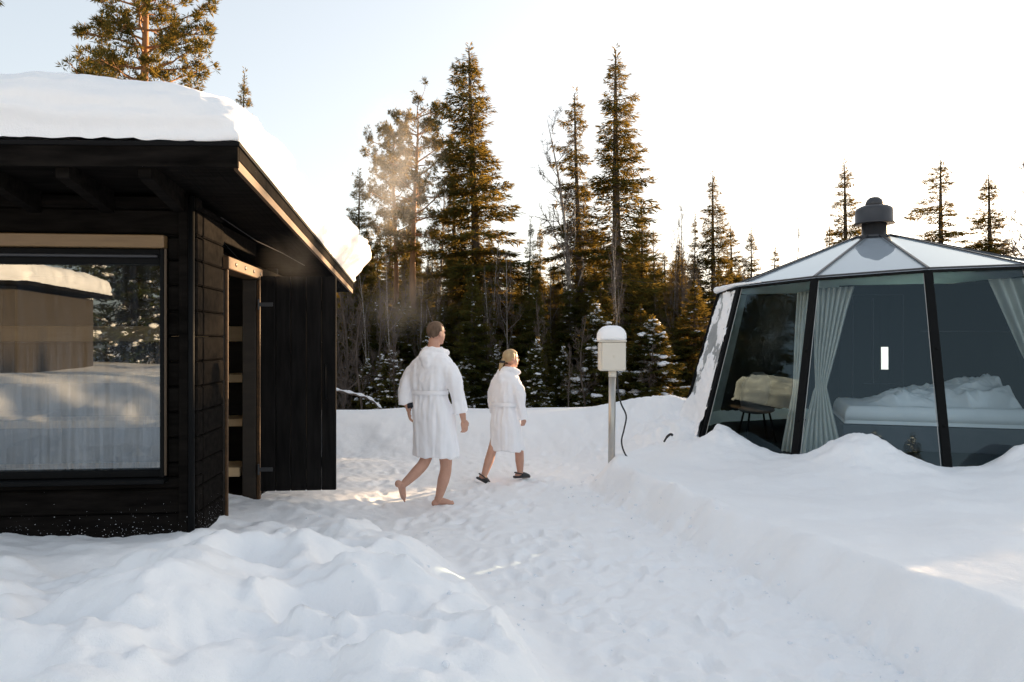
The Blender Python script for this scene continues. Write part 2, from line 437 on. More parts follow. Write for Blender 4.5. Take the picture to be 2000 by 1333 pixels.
    for ang, rr, hh, wa, wr in ((207, 2.80, .33, .20, .38), (241.5, 2.86, .42, .19, .42), (277, 2.86, .42, .18, .42), (184, 2.75, .42, .22, .45), (160, 2.9, .4, .4, .6), (310, 2.9, .4, .3, .5)):
        da = (a - R(ang) + math.pi) % (2*math.pi) - math.pi
        wo = np.where(r > rr, wr*1.55, wr)
        h = h + hh*np.exp(-np.abs(da/wa)**1.6)*np.exp(-np.abs((r-rr)/wo)**1.7)*(1 + .12*n2 + .05*n3)
    kp = IN/(2*math.pi)*(a - IPH); kf = (kp - np.floor(kp) - .5)*2*math.pi/IN       # polygon distance
    rp = r*np.cos(kf)/math.cos(math.pi/IN)
    rin = irad(.45)
    ins = sstep(rin - .01, rin - .14, rp)
    h = h*(1-ins) + np.minimum(h, .16)*ins
    # hole under the left corner of the hut
    h = h - .30*np.exp(-(((x-2.30)/.16)**2 + ((y-9.2)/.22)**2))
    far = sstep(14, 40, np.hypot(x, y-4))
    h = h*(1-far) + (.42 - 1.75*sstep(12, 20, y) + .3*fbm(x*.03, y*.03, o=2))*far
    # behind the camera: a higher snow bank in front of the next cabin
    bk = sstep(-1.5, -4.0, y)*sstep(60, 30, -y)
    h = h*(1-bk) + bk*(.72 + .10*n1 + .25*sstep(-2, -6, x))
    return h
def spread(segs):
    out = [segs[0][0]]
    for a, b, d0, d1 in segs:
        p = a; d = d0
        n = max(2, int(round((b-a)/((d0+d1)/2))))
        t = np.linspace(0, 1, n+1)[1:]
        w = d0 + (d1-d0)*t; c = np.cumsum(w); c = a + (b-a)*c/c[-1]
        out += list(c)
    return np.array(out)
gx = spread([(-420, -30, 60, 6), (-30, -6.5, 3, .25), (-6.5, -3.6, .12, .035), (-3.6, 3.2, .026, .026), (3.2, 7.2, .03, .05), (7.2, 30, .2, 4), (30, 420, 6, 60)])
gy = spread([(-120, -12, 12, 2), (-12, 1.6, 1.2, .06), (1.6, 6.2, .022, .026), (6.2, 10.5, .03, .035), (10.5, 14.5, .05, .08), (14.5, 40, .3, 4), (40, 900, 8, 120)])
GX, GY = np.meshgrid(gx, gy)
GZ = ground(GX, GY)
nx_, ny_ = len(gx), len(gy)
idx = np.arange(nx_*ny_).reshape(ny_, nx_)
GF = np.stack([idx[:-1, :-1].ravel(), idx[:-1, 1:].ravel(), idx[1:, 1:].ravel(), idx[1:, :-1].ravel()], 1)
gme = mesh_data('snow_ground', np.stack([GX.ravel(), GY.ravel(), GZ.ravel()], 1), GF, True)
tag(link('snow_ground', gme, M['snow']), None, None, kind='structure')
def gz(x, y): return float(ground(np.array([float(x)]), np.array([float(y)]))[0])

# ------------------------------------------------------------------ sauna
SROT = math.atan(.097)
SORG = np.array([-2.30, 5.41, 0.0])
sauna = root('sauna_cabin', SORG, 'black stained log sauna with big misted window and snow-covered roof', 'sauna', SROT)
def sau(x, y, z):
    c, s = math.cos(SROT), math.sin(SROT)
    return np.array([SORG[0] + c*x - s*y, SORG[1] + s*x + c*y, z])
SX0, SY1 = -4.6, 5.05                             # left end of the front wall, back end of the side wall
def zsof(y): return 2.77 - .0633*(y + .709)       # underside of the roof
def ztop(y): return zsof(y) + .14
rng = random.Random(3)
COURSE = .185
logs_z = []
z = .02
while z < 2.75:
    logs_z.append((z, min(z + COURSE, 2.76))); z += COURSE
WX0, WX1, WZ0, WZ1 = -2.75, -.215, .66, 2.41
def log(x0, x1, y0, y1, z0, z1):
    return MB().box(x0, x1, y0, y1, z0 + .003, z1 - .003, .012).build('log', M['black_wood'], sauna)
for z0, z1 in logs_z:
    j = rng.uniform(-.004, .004)
    if z1 <= WZ0 + .02 or z0 >= WZ1 - .05:
        cuts = sorted([SX0, rng.uniform(-2.6, -1.6), -.002])
        if z1 <= WZ0 + .02: z1 = min(z1, WZ0)
        if z0 < WZ1 and z1 > WZ1: z0 = WZ1
        for a, b in zip(cuts[:-1], cuts[1:]):
            log(a + .0015, b - .0015, j, .13 + j, z0, min(z1, zsof(.1)-.01))
    else:
        zz0, zz1 = z0, z1
        if z0 < WZ0 < z1:
            log(SX0, -.002, j, .13 + j, z0, WZ0); zz0 = WZ0
        if z0 < WZ1 < z1:
            log(SX0, -.002, j, .13 + j, WZ1, z1); zz1 = WZ1
        log(WX1, -.002, j, .13 + j, zz0, zz1)
        log(SX0, WX0, j, .13 + j, zz0, zz1)
    # side wall: stub before the door, long run behind it
    zt = min(z1, zsof(.7) - .02)
    if zt - z0 > .03: MB().box(-.13, j*.5, .135, .66, z0+.003, zt-.003, .012).build('log', M['black_wood'], sauna)
    zt = min(z1, zsof(5.0) - .02)
    if zt - z0 > .03: MB().box(-.13, j*.5, 1.78, SY1, z0+.003, zt-.003, .012).build('log', M['black_wood'], sauna)
# wall above the side door beyond the transom, back and left walls (unseen faces of the box)
MB().box(-.12, -.01, .66, 1.78, 2.47, zsof(1.78)-.01).build('wall_panel', M['black_wood'], sauna)
MB().box(SX0, 0, SY1, SY1+.12, .02, zsof(SY1+.12)-.01).build('wall_panel', M['black_wood'], sauna)
MB().box(SX0-.12, SX0, 0, SY1, .02, zsof(SY1)-.01).build('wall_panel', M['black_wood'], sauna)
MB().box(SX0, -.14, 3.3, 3.36, .02, zsof(3.4)-.01).build('inner_wall', M['inner_wood'], sauna)
MB().box(SX0, -.14, .14, 3.3, .10, .16).build('floor', M['inner_wood'], sauna)
MB().box(SX0, -.14, .14, 3.3, 2.38, 2.42).build('inner_ceiling', M['inner_wood'], sauna)
# corner boards and down pipe
MB().box(-.125, -.055, -.032, -.006, .05, zsof(-.03)-.005).build('corner_board', M['black_wood'], sauna)
MB().tube([(-.03, -.045, .12), (-.03, -.045, 2.7)], .022, 10).build('drain_pipe', M['black_metal'], sauna, True)
# window
M['side_trim'] = material('dark_window_trim', (.06, .036, .017), .5)
win = MB().box(WX1-.035, WX1-.002, -.05, .10, WZ0, WZ1).box(WX0+.002, WX0+.035, -.05, .10, WZ0, WZ1).box(WX0+.036, WX1-.036, -.03, .10, 2.205, 2.318).box(WX0+.036, WX1-.036, -.02, .10, WZ0+.001, .715).build('window', M['black_metal'], sauna)
MB().box(WX0-.02, WX1+.005, -.085, -.002, 2.32, 2.412).build('header_board', M['bronze'], win)
MB().box(WX1+.004, WX1+.020, -.075, -.052, WZ0+.02, 2.318).build('side_trim', M['side_trim'], win)
MB().tube([(WX0+.05, -.05, 2.262), (WX1-.05, -.05, 2.262)], .012, 8).build('blind_rail', M['grey_metal'], win, True)
MB().box(WX0-.02, WX1+.01, -.10, -.002, WZ0-.035, WZ0-.002).build('sill', M['black_metal'], win)
MB().add([(WX0+.03, .03, .71), (WX1-.03, .03, .71), (WX1-.03, .03, 2.21), (WX0+.03, .03, 2.21), (WX0+.03, .042, .71), (WX1-.03, .042, .71), (WX1-.03, .042, 2.21), (WX0+.03, .042, 2.21)],
         [(0, 1, 2, 3)]).build('pane', M['sauna_glass'], win)
# benches inside: three tiers of pale boards with a back rail
for k, (bz, by, bh) in enumerate(((.385, 1.75, .09), (.83, 2.05, .075), (1.26, 2.35, .085), (1.73, 2.95, .17))):
    for q in range(1 if k == 3 else 4):
        y0 = by + q*.11
        MB().box(-4.3, -.16, y0, y0 + (.03 if k == 3 else .095), bz - bh/2, bz + bh/2 if q == 0 else bz + bh/2 - .002).build('bench_board', M['bench'], sauna)
MB().box(-2.9, -2.3, 2.2, 2.8, .16, .9).build('stove', M['black_metal'], sauna)
# door frame, lintel, transom
MB().box(-.125, .002, .662, .70, .12, 2.24).build('door_jamb', M['inner_wood'], sauna)
MB().box(.004, .030, .664, .69, .12, 2.24).build('jamb_lit_edge', M['brown_wood'], sauna)  # lighter wood strip standing in for the sunlit edge of the near jamb
MB().box(-.125, .002, 1.70, 1.778, .12, 2.24).build('door_jamb', M['inner_wood'], sauna)
MB().box(.004, .036, 1.72, 1.775, .12, 2.24).build('jamb_lit_edge', M['brown_wood'], sauna)  # far jamb: its sunlit edge also put in as a lighter strip
MB().box(-.128, .045, .64, 1.80, 2.243, 2.345).build('lintel', M['brown_wood'], sauna)
for yy in (.85, 1.15, 1.45, 1.7):
    MB().ball((.047, yy, 2.295), (.008, .018, .018)).build('bolt', M['grey_metal'], sauna, True)
MB().add([(-.02, .67, 2.346), (-.02, 1.78, 2.346), (-.02, 1.78, 2.469), (-.02, .67, 2.469)], [(0, 1, 2, 3)]).build('transom_pane', M['clear'], sauna)
MB().box(-.125, .03, .70, 1.70, .08, .135).build('threshold', M['black_wood'], sauna)
# open door: vertical planks hinged on the far jamb, swung out square to the wall
DY = 1.67
door = MB().box(.06, .75, DY+.036, DY+.062, .42, .52).build('door', M['black_plank'], sauna)
MB().box(.06, .75, DY+.036, DY+.062, 1.95, 2.05).build('ledge', M['black_plank'], door)
edges = [.05, .195, .335, .48, .625, .765]
for k in range(5):
    MB().box(edges[k]+.002, edges[k+1]-.002, DY + rng.uniform(0, .003), DY+.036, .21, 2.272, .006).build('plank', M['black_plank'], door)
MB().tube([(.67, DY-.002, 1.42), (.67, DY-.045, 1.42), (.67, DY-.045, 1.10), (.67, DY-.002, 1.10)], .010, 8).build('handle', M['black_metal'], door, True)
for zz in (.42, 2.0):
    MB().box(.036, .17, DY-.008, DY-.001, zz-.02, zz+.02, .003).tube([(.036, DY, zz-.05), (.036, DY, zz+.05)], .011, 8).build('hinge', M['grey_metal'], door)
# roof
RX0, RX1, RY0, RY1 = -5.2, .474, -.709, 5.61
def slab(x0, x1, y0, y1, dz0, dz1):
    tilt = .018                                   # eave rises a little towards the corner
    V = []
    for dz in (dz0, dz1):
        for (x, y) in ((x0, y0), (x1, y0), (x1, y1), (x0, y1)):
            V.append((x, y, zsof(y) + dz + tilt*(min(x, .5) - .474)))
    return V, [(3, 2, 1, 0), (4, 5, 6, 7), (0, 1, 5, 4), (1, 2, 6, 5), (2, 3, 7, 6), (3, 0, 4, 7)]
roof = MB().add(*slab(RX0, RX1-.03, RY0+.03, RY1, .03, .13)).build('roof', M['black_wood'], sauna)
MB().add(*slab(RX0, RX1+.012, RY0-.012, RY1+.01, .132, .158)).build('roofing_edge', M['roofing'], roof)
MB().add(*slab(RX0, RX1-.002, RY0, RY0+.028, 0, .13)).build('front_fascia', M['black_wood'], roof)
MB().add(*slab(RX1-.028, RX1, RY0+.03, RY1, .052, .13)).build('side_fascia', M['black_wood'], roof)
MB().add(*slab(RX1-.034, RX1-.006, RY0+.03, RY1-.004, -.012, .049)).build('fascia_strip', M['brown_wood'], roof)
nb = 9
for k in range(nb):                                # soffit boards under the side overhang
    x0 = .003 + k*(RX1-.03)/nb; x1 = .003 + (k+1)*(RX1-.03)/nb
    if x1 > RX1-.03: x1 = RX1-.032
    MB().add(*slab(x0+.0025, x1, RY0+.03, RY1-.01, .012, .027)).build('soffit_board', M['black_wood'], roof)
for x in (-.12, -.62, -1.12, -1.62, -2.12, -2.62, -3.12):
    V, F = slab(x-.04, x+.04, RY0+.045, -.004, -.13, .026)
    V[1] = (V[1][0], V[1][1], V[1][2]+.07); V[0] = (V[0][0], V[0][1], V[0][2]+.07)
    MB().add(V, F).build('rafter', M['black_wood'], roof)
MB().tube([sau(-.01, .7, 2.6)-SORG, sau(.2, 2.4, 2.52)-SORG], .003, 5).build('cable', M['rubber'], roof) if False else None
MB().tube([(.02, .5, 2.64), (.13, 1.2, 2.545), (.22, 1.9, 2.515), (.30, 2.6, 2.47)], .004, 5).build('cable', M['rubber'], roof)

# thick snow on the roof: one rounded slab, bulging over the edges
def snow_slab(x0, x1, y0, y1, zf, T, over, seed, n=640, nf=36, ntop=34, lump=.03, back=0.0):
    """rings of a rounded rectangle: up the flank along a quarter oval, then in over the top"""
    hx, hy = (x1-x0)/2, (y1-y0)/2; cx, cy = (x0+x1)/2, (y0+y1)/2
    # perimeter parameter of the unit rectangle
    per = np.linspace(0, 4, n, endpoint=False); side = np.floor(per).astype(int); t = per - side
    bx_ = np.select([side == 0, side == 1, side == 2, side == 3], [-1+2*t, np.ones(n), 1-2*t, -np.ones(n)])
    by_ = np.select([side == 0, side == 1, side == 2, side == 3], [-np.ones(n), -1+2*t, np.ones(n), 1-2*t])
    rings = []
    def contour(inset, rad, wx, wy):
        ax, ay = wx - inset, wy - inset
        X, Y = bx_*ax, by_*ay
        ex = np.clip(np.abs(X) - (ax-rad), 0, None); ey = np.clip(np.abs(Y) - (ay-rad), 0, None)
        d = np.hypot(ex, ey); k = np.where((ex > 0) & (ey > 0), rad*np.maximum(ex, ey)/np.maximum(d, 1e-6)/np.maximum(np.maximum(ex, ey), 1e-6), 1.0)
        k = np.where((ex > 0) & (ey > 0), np.minimum(1.0, np.maximum(ex, ey)/np.maximum(d, 1e-6)), 1.0)
        X2 = np.where(ex > 0, np.sign(X)*((ax-rad) + ex*k), X); Y2 = np.where(ey > 0, np.sign(Y)*((ay-rad) + ey*k), Y)
        return X2, Y2
    RC = .42
    for i in range(nf+ntop):
        if i < nf:
            q = i/(nf-1)
            inset = -over*math.sin(min(1, q*2.6)*math.pi/2) + (RC+over)*(1-math.cos(q*math.pi/2))**1.25
            hgt = math.sin(q*math.pi/2)**1.05
            rad = .03 + .62*q**1.1
        else:
            q = (i-nf+1)/ntop
            inset = RC + (min(hx, hy)-RC-.02)*q; hgt = 1 + .04*math.sin(q*math.pi/2); rad = max(.02, .65*(1-q))
        rad = min(rad, hx-inset-.005, hy-inset-.005)
        X, Y = contour(inset, max(rad, .001), hx, hy)
        xx, yy = cx + X, cy + Y
        Tk = T*(1 + back*sstep(y0+1.0, y1-.6, yy))
        h = Tk*hgt
        w = sstep(0, .16, h); fl = 1.0 if i < nf else 0.0
        ox = np.sign(X)*sstep(.75, 1, np.abs(X)/(hx)); oy = np.sign(Y)*sstep(.75, 1, np.abs(Y)/(hy))
        sd = seed*3.7
        d = fbm(xx*1.0+sd, yy*1.0, h*2.2, o=3)*lump*1.6 + fbm(xx*4.2, yy*4.2+sd, h*5, o=3)*lump*(.5 + .25*(ox > .3))
        lay = fl*(.009*np.sin(h*48 + 3*perlin(xx*.7, yy*.7, sd))*sstep(.55, .1, h) + .012*fbm(xx*1.2, h*16, yy*1.2, o=3) + .010*fbm(xx*9, yy*9, h*9, o=2))
        gain = 1 + 1.8*back*sstep(y0+1.5, y1, yy)*(ox > 0)
        xx = xx + ox*(d*w*gain + lay) + ox*over*3.6*back*2*sstep(y0+1.5, y1, yy)*math.sin(min(1, hgt)*math.pi)*(ox > 0)
        yy = yy + oy*(d*.5*w + lay)
        rag = .014*fbm(xx*8, yy*8, 2.0, o=3)*(1-w)
        rings.append(np.stack([xx, yy, zf(yy) + h + d*.8*w*(.4+.6*fl) + rag], 1))
    V = np.concatenate(rings); m = len(rings)
    i = np.arange(m*n).reshape(m, n); j = np.roll(i, -1, axis=1)
    F = np.stack([i[:-1].ravel(), j[:-1].ravel(), j[1:].ravel(), i[1:].ravel()], 1)
    return V, F
SV, SF = snow_slab(RX0, RX1, RY0, RY1, lambda y: ztop(y) + .018, .50, .06, 1, lump=.032, back=.55)
sn = mesh_data('roof_snow', SV, SF, True)
rs = link('roof_snow', sn, M['roof_snow'], sauna); rs['label'] = 'thick rounded slab of snow on the sauna roof'

# ------------------------------------------------------------------ glass hut
HB = .30                                           # floor level of the hut
hut = root('glass_hut', (IC[0], IC[1], 0), 'round glass hut with sloping panes, pale roof and grey vent cap', 'glass hut')
HO = np.array([IC[0], IC[1], 0.0])
def hpart(mb, name, mat, parent=hut, smooth=False): return mb.build(name, mat, parent, smooth, HO)
M['panel'] = material('dark_wall_panel', (.02, .023, .026), .6, (.028, .03, .033), 4.0, spec=.05)
M['frost'] = material('frosted_pane', (.30, .32, .33), .35, (.45, .47, .48), 6.0)
M['partition'] = material('interior_panel', (.012, .015, .018), .5, (.017, .019, .021), 3.0, (1, 1, .3), spec=.05)
M['partition_dark'] = material('interior_door', (.035, .035, .04), .45)
M['sheet'] = material('white_bedding', (.74, .75, .76), .8, (.80, .80, .80), 4.0, bump=.004, bscale=22)
M['bedframe'] = material('grey_bed_frame', (.075, .08, .09), .7, (.09, .09, .10), 6.0, spec=.1)
M['curtain'] = material('pale_curtain', (.52, .52, .46), .85, (.60, .59, .53), 5.0, bump=.001, bscale=90)
ZB = .18                                            # lower edge of the wall panes
for k in range(IN):
    a0, a1, b0, b1 = iv(k, ZB), iv(k+1, ZB), iv(k, IZT), iv(k+1, IZT)
    if k in (0, 1, 2, 3):
        ins = .012
        q = [a0, a1, b1, b0]
        hpart(MB().add(q, [(0, 1, 2, 3)]), 'pane', M['pane'])
        c = np.mean(q, 0); out = np.array([c[0]-IC[0], c[1]-IC[1], 0]); out /= np.linalg.norm(out)
        # slim bright seal along each edge
        for s, (p, t) in enumerate(((a0, b0), (a1, b1))):
            o_ = (c - (p+t)/2); o_ /= np.linalg.norm(o_)
            hpart(MB().beam(p + o_*.055 + out*.004, t + o_*.045 + out*.004, .008, .008, out), 'seal', M['silver'])
    else:
        m_ = M['frost'] if k in (10, 9) else (M['pane'] if k == 6 else M['panel'])
        c = (a0+a1+b0+b1)/4; inn = np.array([IC[0]-c[0], IC[1]-c[1], 0]); inn /= np.linalg.norm(inn)
        V = [a0, a1, b1, b0] + [p + inn*.03 for p in (a0, a1, b1, b0)]
        hpart(MB().add(V, [(0, 1, 2, 3), (7, 6, 5, 4)]), 'wall_panel', m_)
for k in range(IN):
    p, t = iv(k, ZB-.15, .012), iv(k, IZT, .008)
    out = np.array([p[0]-IC[0], p[1]-IC[1], 0.0]); out /= np.linalg.norm(out)
    hpart(MB().beam(p, t, .085, .05, out), 'mullion', M['black_metal'])
    if k in (0, 1, 2, 3):
        for f_ in (.3, .64):
            c = p + (t-p)*f_ + out*.03
            hpart(MB().ball(c, .014, nu=8, nv=6), 'bolt', M['black_metal'], smooth=True)
    q0, q1 = iv(k, IZT, .012), iv(k+1, IZT, .012)
    hpart(MB().beam(q0, q1, .04, .032), 'eave_rail', M['black_metal'])
    g0, g1 = iv(k, ZB, .0), iv(k+1, ZB, .0)
    hpart(MB().beam(g0, g1, .06, .12), 'base_rail', M['black_metal'])
# roof: glass wedges up to the vent ring
ZA = 3.10; RA = .26
def ap(k, dz=0): 
    a = IPH + 2*math.pi*k/IN
    return np.array([IC[0] + RA*math.cos(a), IC[1] + RA*math.sin(a), ZA + dz])
for k in range(IN):
    e0, e1, t0, t1 = iv(k, IZT, .02) + (0, 0, .03), iv(k+1, IZT, .02) + (0, 0, .03), ap(k), ap(k+1)
    hpart(MB().add([e0, e1, t1, t0], [(0, 1, 2, 3)]), 'roof_pane', M['roof_pane'])
    hpart(MB().beam(e0 + (0, 0, .008), ap(k, .008), .035, .016), 'roof_bar', M['grey_metal'])
    hpart(MB().beam(e0 + (0, 0, .004), e1 + (0, 0, .004), .03, .02), 'roof_edge', M['grey_metal'])
# frosted inner blind under the roof glass, closing the hut from above
cone = []
n_ = IN
for k in range(IN):
    e0, e1, t0, t1 = iv(k, IZT, -.01) + (0, 0, .012), iv(k+1, IZT, -.01) + (0, 0, .012), ap(k, -.03), ap(k+1, -.03)
    hpart(MB().add([e0, e1, t1, t0], [(0, 1, 2, 3)]), 'roof_blind', M['frostblind'] if 'frostblind' in M else M.setdefault('frostblind', material('white_roof_blind', (.92, .925, .93), .8, (.93, .935, .94), 3.0)))
vent = hpart(MB().lathe([(.30, ZA-.03), (.30, ZA+.0), (.165, ZA+.03), (.16, ZA+.21), (.10, ZA+.22)], (IC[0], IC[1], 0), 32), 'vent_pipe', M['grey_metal'], smooth=True)
hpart(MB().lathe([(.16, ZA+.19), (.265, ZA+.185), (.265, ZA+.20), (.25, ZA+.205), (.25, ZA+.36), (.235, ZA+.40), (.17, ZA+.435), (.05, ZA+.44)], (IC[0], IC[1], 0), 36), 'vent_cap', M['grey_metal'], vent, True)
hpart(MB().lathe([(.115, ZA+.43), (.118, ZA+.47), (.10, ZA+.52), (.06, ZA+.555), (.01, ZA+.565)], (IC[0], IC[1], 0), 24), 'vent_knob', M['grey_metal'], vent, True)
# floor
a = np.arange(IN)*2*math.pi/IN + IPH
fr_ = irad(HB) - .04
hpart(MB().add(np.concatenate([np.stack([IC[0]+fr_*np.cos(a), IC[1]+fr_*np.sin(a), np.full(IN, zz)], 1) for zz in (HB-.08, HB)]),
     [tuple(range(IN-1, -1, -1)), tuple(IN+i for i in range(IN))] + [(i, (i+1) % IN, IN+(i+1) % IN, IN+i) for i in range(IN)]), 'floor', M['partition'])
# partition with a door that has a slit window
def wall_pt(px, Y): return np.array([(px-1000)/FPX*Y, Y])
W0, W1 = wall_pt(1640, 11.3), wall_pt(2035, 10.6)
wd = (W1-W0)/np.linalg.norm(W1-W0); wl = np.linalg.norm(W1-W0)
def pbox(s0, s1, d0, d1, z0, z1):
    nrm = np.array([-wd[1], wd[0]])
    c = W0 + wd*(s0+s1)/2 + nrm*(d0+d1)/2
    return MB().obox((c[0], c[1], (z0+z1)/2), (wd[0], wd[1], 0), (nrm[0], nrm[1], 0), (0, 0, 1), (s1-s0)/2, abs(d1-d0)/2, (z1-z0)/2, .004)
s_of = lambda px: np.clip(np.interp(px, [1640, 2035], [0, wl]), 0, wl)
sl0, sl1 = s_of(1722), s_of(1741)
for s0, s1, z0, z1 in ((0, sl0, HB, 2.5), (sl1, wl, HB, 2.5), (sl0, sl1, HB, 1.22), (sl0, sl1, 1.56, 2.5)):
    hpart(pbox(s0, s1, 0, .05, z0, z1), 'partition', M['partition'])
hpart(pbox(sl0-.1, sl0-.085, -.03, -.001, 1.0, 2.3), 'door_trim', M['bedframe'])
d0, d1 = s_of(1668), s_of(1768)
fr = M['bedframe']
hpart(pbox(d0-.012, d0, -.02, -.001, HB+.3, 2.35), 'door_trim', fr)
hpart(pbox(d1, d1+.012, -.02, -.001, HB+.3, 2.35), 'door_trim', fr)
hpart(pbox(d0, d1, -.018, -.001, 2.34, 2.352), 'door_trim', fr)
hpart(pbox(d0+.14, d1, -.018, -.001, 1.0, 1.012), 'door_trim', fr)
hpart(pbox(s_of(1800), wl, -.02, -.001, 1.78, 1.80), 'wall_rail', fr)

# bed with mattress (a thing of its own inside the hut)
bx = np.array([.95, -.312, 0]); bx /= np.linalg.norm(bx); by = np.array([-bx[1], bx[0], 0])
B0 = np.array([4.16, 9.25, 0])
bed = root('bed', (B0[0], B0[1], HB), 'unmade bed with white bedding behind the glass panes of the hut', 'bed')
BO = np.array([B0[0], B0[1], HB])
BL, BD = 2.05, 1.5
cc = B0 + bx*BL/2 + by*BD/2
MB().obox((cc[0], cc[1], (HB+.60)/2 + .005), bx, by, (0, 0, 1), BL/2+.02, BD/2+.01, (.60-HB)/2, .01).build('bed_frame', M['bedframe'], bed, False, BO)
def bumpy(w, d, T, nu, nv, fz, z0):
    u = np.linspace(0, 1, nu); v = np.linspace(0, 1, nv); U, Vv = np.meshgrid(u, v)
    e = np.minimum(np.minimum(U, 1-U)*w, np.minimum(Vv, 1-Vv)*d)
    Z = z0 + T*np.sqrt(np.clip(1-(1-np.clip(e/.07, 0, 1))**2, 0, 1)) + fz(U*w, Vv*d)*sstep(0, .12, e)
    P = B0[None, None] + bx*(U*w)[..., None] + by*(Vv*d)[..., None]
    P[..., 2] = Z
    i = np.arange(nu*nv).reshape(nv, nu)
    F = np.stack([i[:-1, :-1].ravel(), i[:-1, 1:].ravel(), i[1:, 1:].ravel(), i[1:, :-1].ravel()], 1)
    # skirt
    return P.reshape(-1, 3), F
P, F = bumpy(BL, BD, .22, 90, 60, lambda u, v: .012*fbm(u*5, v*5, o=2), .62)
link('mattress', mesh_data('mattress', P - BO, F, True), M['sheet'], bed)
def duv(u, v):
    r1 = 1-np.abs(perlin(u*2.6, v*2.2, 1.1))*2; r2 = 1-np.abs(perlin(u*6.5+v*2, v*5, 2.7))*2
    return (.07 + .10*np.clip(r1, 0, 1) + .035*np.clip(r2, 0, 1) + .008*fbm(u*9, v*9, o=2) + .20*sstep(.8, 2.0, u)*sstep(.1, .9, v))*sstep(.18, .75, u + .15*perlin(v*3, .5, 4.0))*sstep(.10, .34, v + .10*perlin(u*3, 1.5, 6.0))
P, F = bumpy(BL*.985, BD, .16, 150, 110, duv, .665)
dv = link('duvet', mesh_data('duvet', P - BO, F, True), M['sheet']); dv.location = BO
tag(dv, 'crumpled white duvet heaped on the bed inside the hut', 'duvet')
sm = dv.modifiers.new('thick', 'SOLIDIFY'); sm.thickness = .02

# curtains: one thing per gathered drape
def curtain(rows, label, name='curtain', folds=7, amp=.035, npt=64):
    """rows: (left point, right point, fold scale)"""
    r0 = rows[0]
    org = np.array([(r0[0][0]+r0[1][0])/2, (r0[0][1]+r0[1][1])/2, HB])
    V = []; t = np.linspace(0, 1, npt)
    # interpolate rows smoothly
    rr = np.linspace(0, len(rows)-1, 28)
    Ls = np.stack([np.interp(rr, range(len(rows)), [r[0][i] for r in rows]) for i in range(3)], 1)
    Rs = np.stack([np.interp(rr, range(len(rows)), [r[1][i] for r in rows]) for i in range(3)], 1)
    sc_ = np.interp(rr, range(len(rows)), [r[2] for r in rows])
    for L, Rr, s in zip(Ls, Rs, sc_):
        d = Rr - L; d2 = np.array([-d[1], d[0], 0]); d2 /= np.linalg.norm(d2) + 1e-9
        ph = 2*math.pi*folds*t
        off = amp*s*(np.sin(ph + .4*np.sin(3*t)) + .35*np.sin(ph*.53 + 1))
        V.append(L + d*t[:, None] + d2*off[:, None])
    V = np.concatenate(V); m = len(rr)
    i = np.arange(m*npt).reshape(m, npt)
    F = np.stack([i[:-1, :-1].ravel(), i[:-1, 1:].ravel(), i[1:, 1:].ravel(), i[1:, :-1].ravel()], 1)
    o = link(name, mesh_data(name, V - org, F, True), M['curtain'])
    o.location = org
    sm = o.modifiers.new('thick', 'SOLIDIFY'); sm.thickness = .006
    tag(o, label, 'curtain', 'curtains inside the glass hut')
    return o
def cp(px, py, Y): return at(px, py, Y)
curtain([(cp(1590, 563, 9.12), cp(1668, 560, 8.95), 1.0), (cp(1592, 600, 9.0), cp(1655, 600, 8.9), 1.0), (cp(1590, 690, 8.9), cp(1632, 690, 8.8), .7), (cp(1592, 755, 8.8), cp(1614, 755, 8.75), .4),
         (cp(1588, 765, 8.8), cp(1616, 765, 8.75), .45), (cp(1572, 830, 8.75), cp(1632, 830, 8.65), .8), (cp(1560, 905, 8.7), cp(1650, 905, 8.6), 1.0)],
        'pale tied-back curtain at the left edge of the middle pane')
curtain([(cp(1556, 572, 9.45), cp(1582, 568, 9.3), .8), (cp(1552, 650, 9.35), cp(1576, 650, 9.2), .8), (cp(1548, 760, 9.2), cp(1566, 760, 9.1), .5), (cp(1530, 850, 9.15), cp(1560, 850, 9.0), .8), (cp(1518, 915, 9.1), cp(1556, 915, 8.9), 1.0)],
        'greenish narrow curtain hanging inside the left pane beside the mullion', folds=4)
curtain([(cp(1930, 545, 8.75), cp(2090, 540, 8.7), 1.0), (cp(1955, 600, 8.7), cp(2095, 600, 8.65), 1.0), (cp(1995, 690, 8.65), cp(2095, 690, 8.6), .8), (cp(2040, 770, 8.6), cp(2095, 770, 8.5), .5), (cp(2030, 900, 8.6), cp(2110, 900, 8.4), 1.0)],
        'slanting pale curtain at the right edge of the photograph')
# chair behind the left pane
C0 = at(1470, 850, 10.2)
chair = root('lounge_chair', (C0[0], C0[1], HB), 'dark rounded chair back seen through the left pane of the hut', 'chair')
M['chair'] = material('grey_upholstery', (.10, .10, .10), .8, (.13, .13, .125), 8.0)
co = np.array([C0[0], C0[1], 0])
sh = []
for k in range(9):
    t = k/8; w = .20*math.sqrt(max(0.02, 1-(abs(t-.45)*1.75)**3 if abs(t-.45)*1.75 < 1 else .02))
    z_ = .72 + .50*t; off = .16*t
    sh.append(np.array([co + (w*math.cos(b)+.10*t, .045*math.sin(b)+off*.3, z_) for b in np.arange(14)*2*math.pi/14]))
MB().loft(sh).build('backrest', M['chair'], chair, True, np.array([C0[0], C0[1], HB]))
MB().ball(co+(0, -.16, .72), (.24, .22, .06)).build('seat', M['chair'], chair, True, np.array([C0[0], C0[1], HB]))
for sx in (-1, 1):
    for sy in (-1, 1):
        MB().tube([co+(sx*.13, -.16+sy*.12, .70), co+(sx*.2, -.16+sy*.18, HB)], .014, 8).build('leg', M['black_metal'], chair, True, np.array([C0[0], C0[1], HB]))
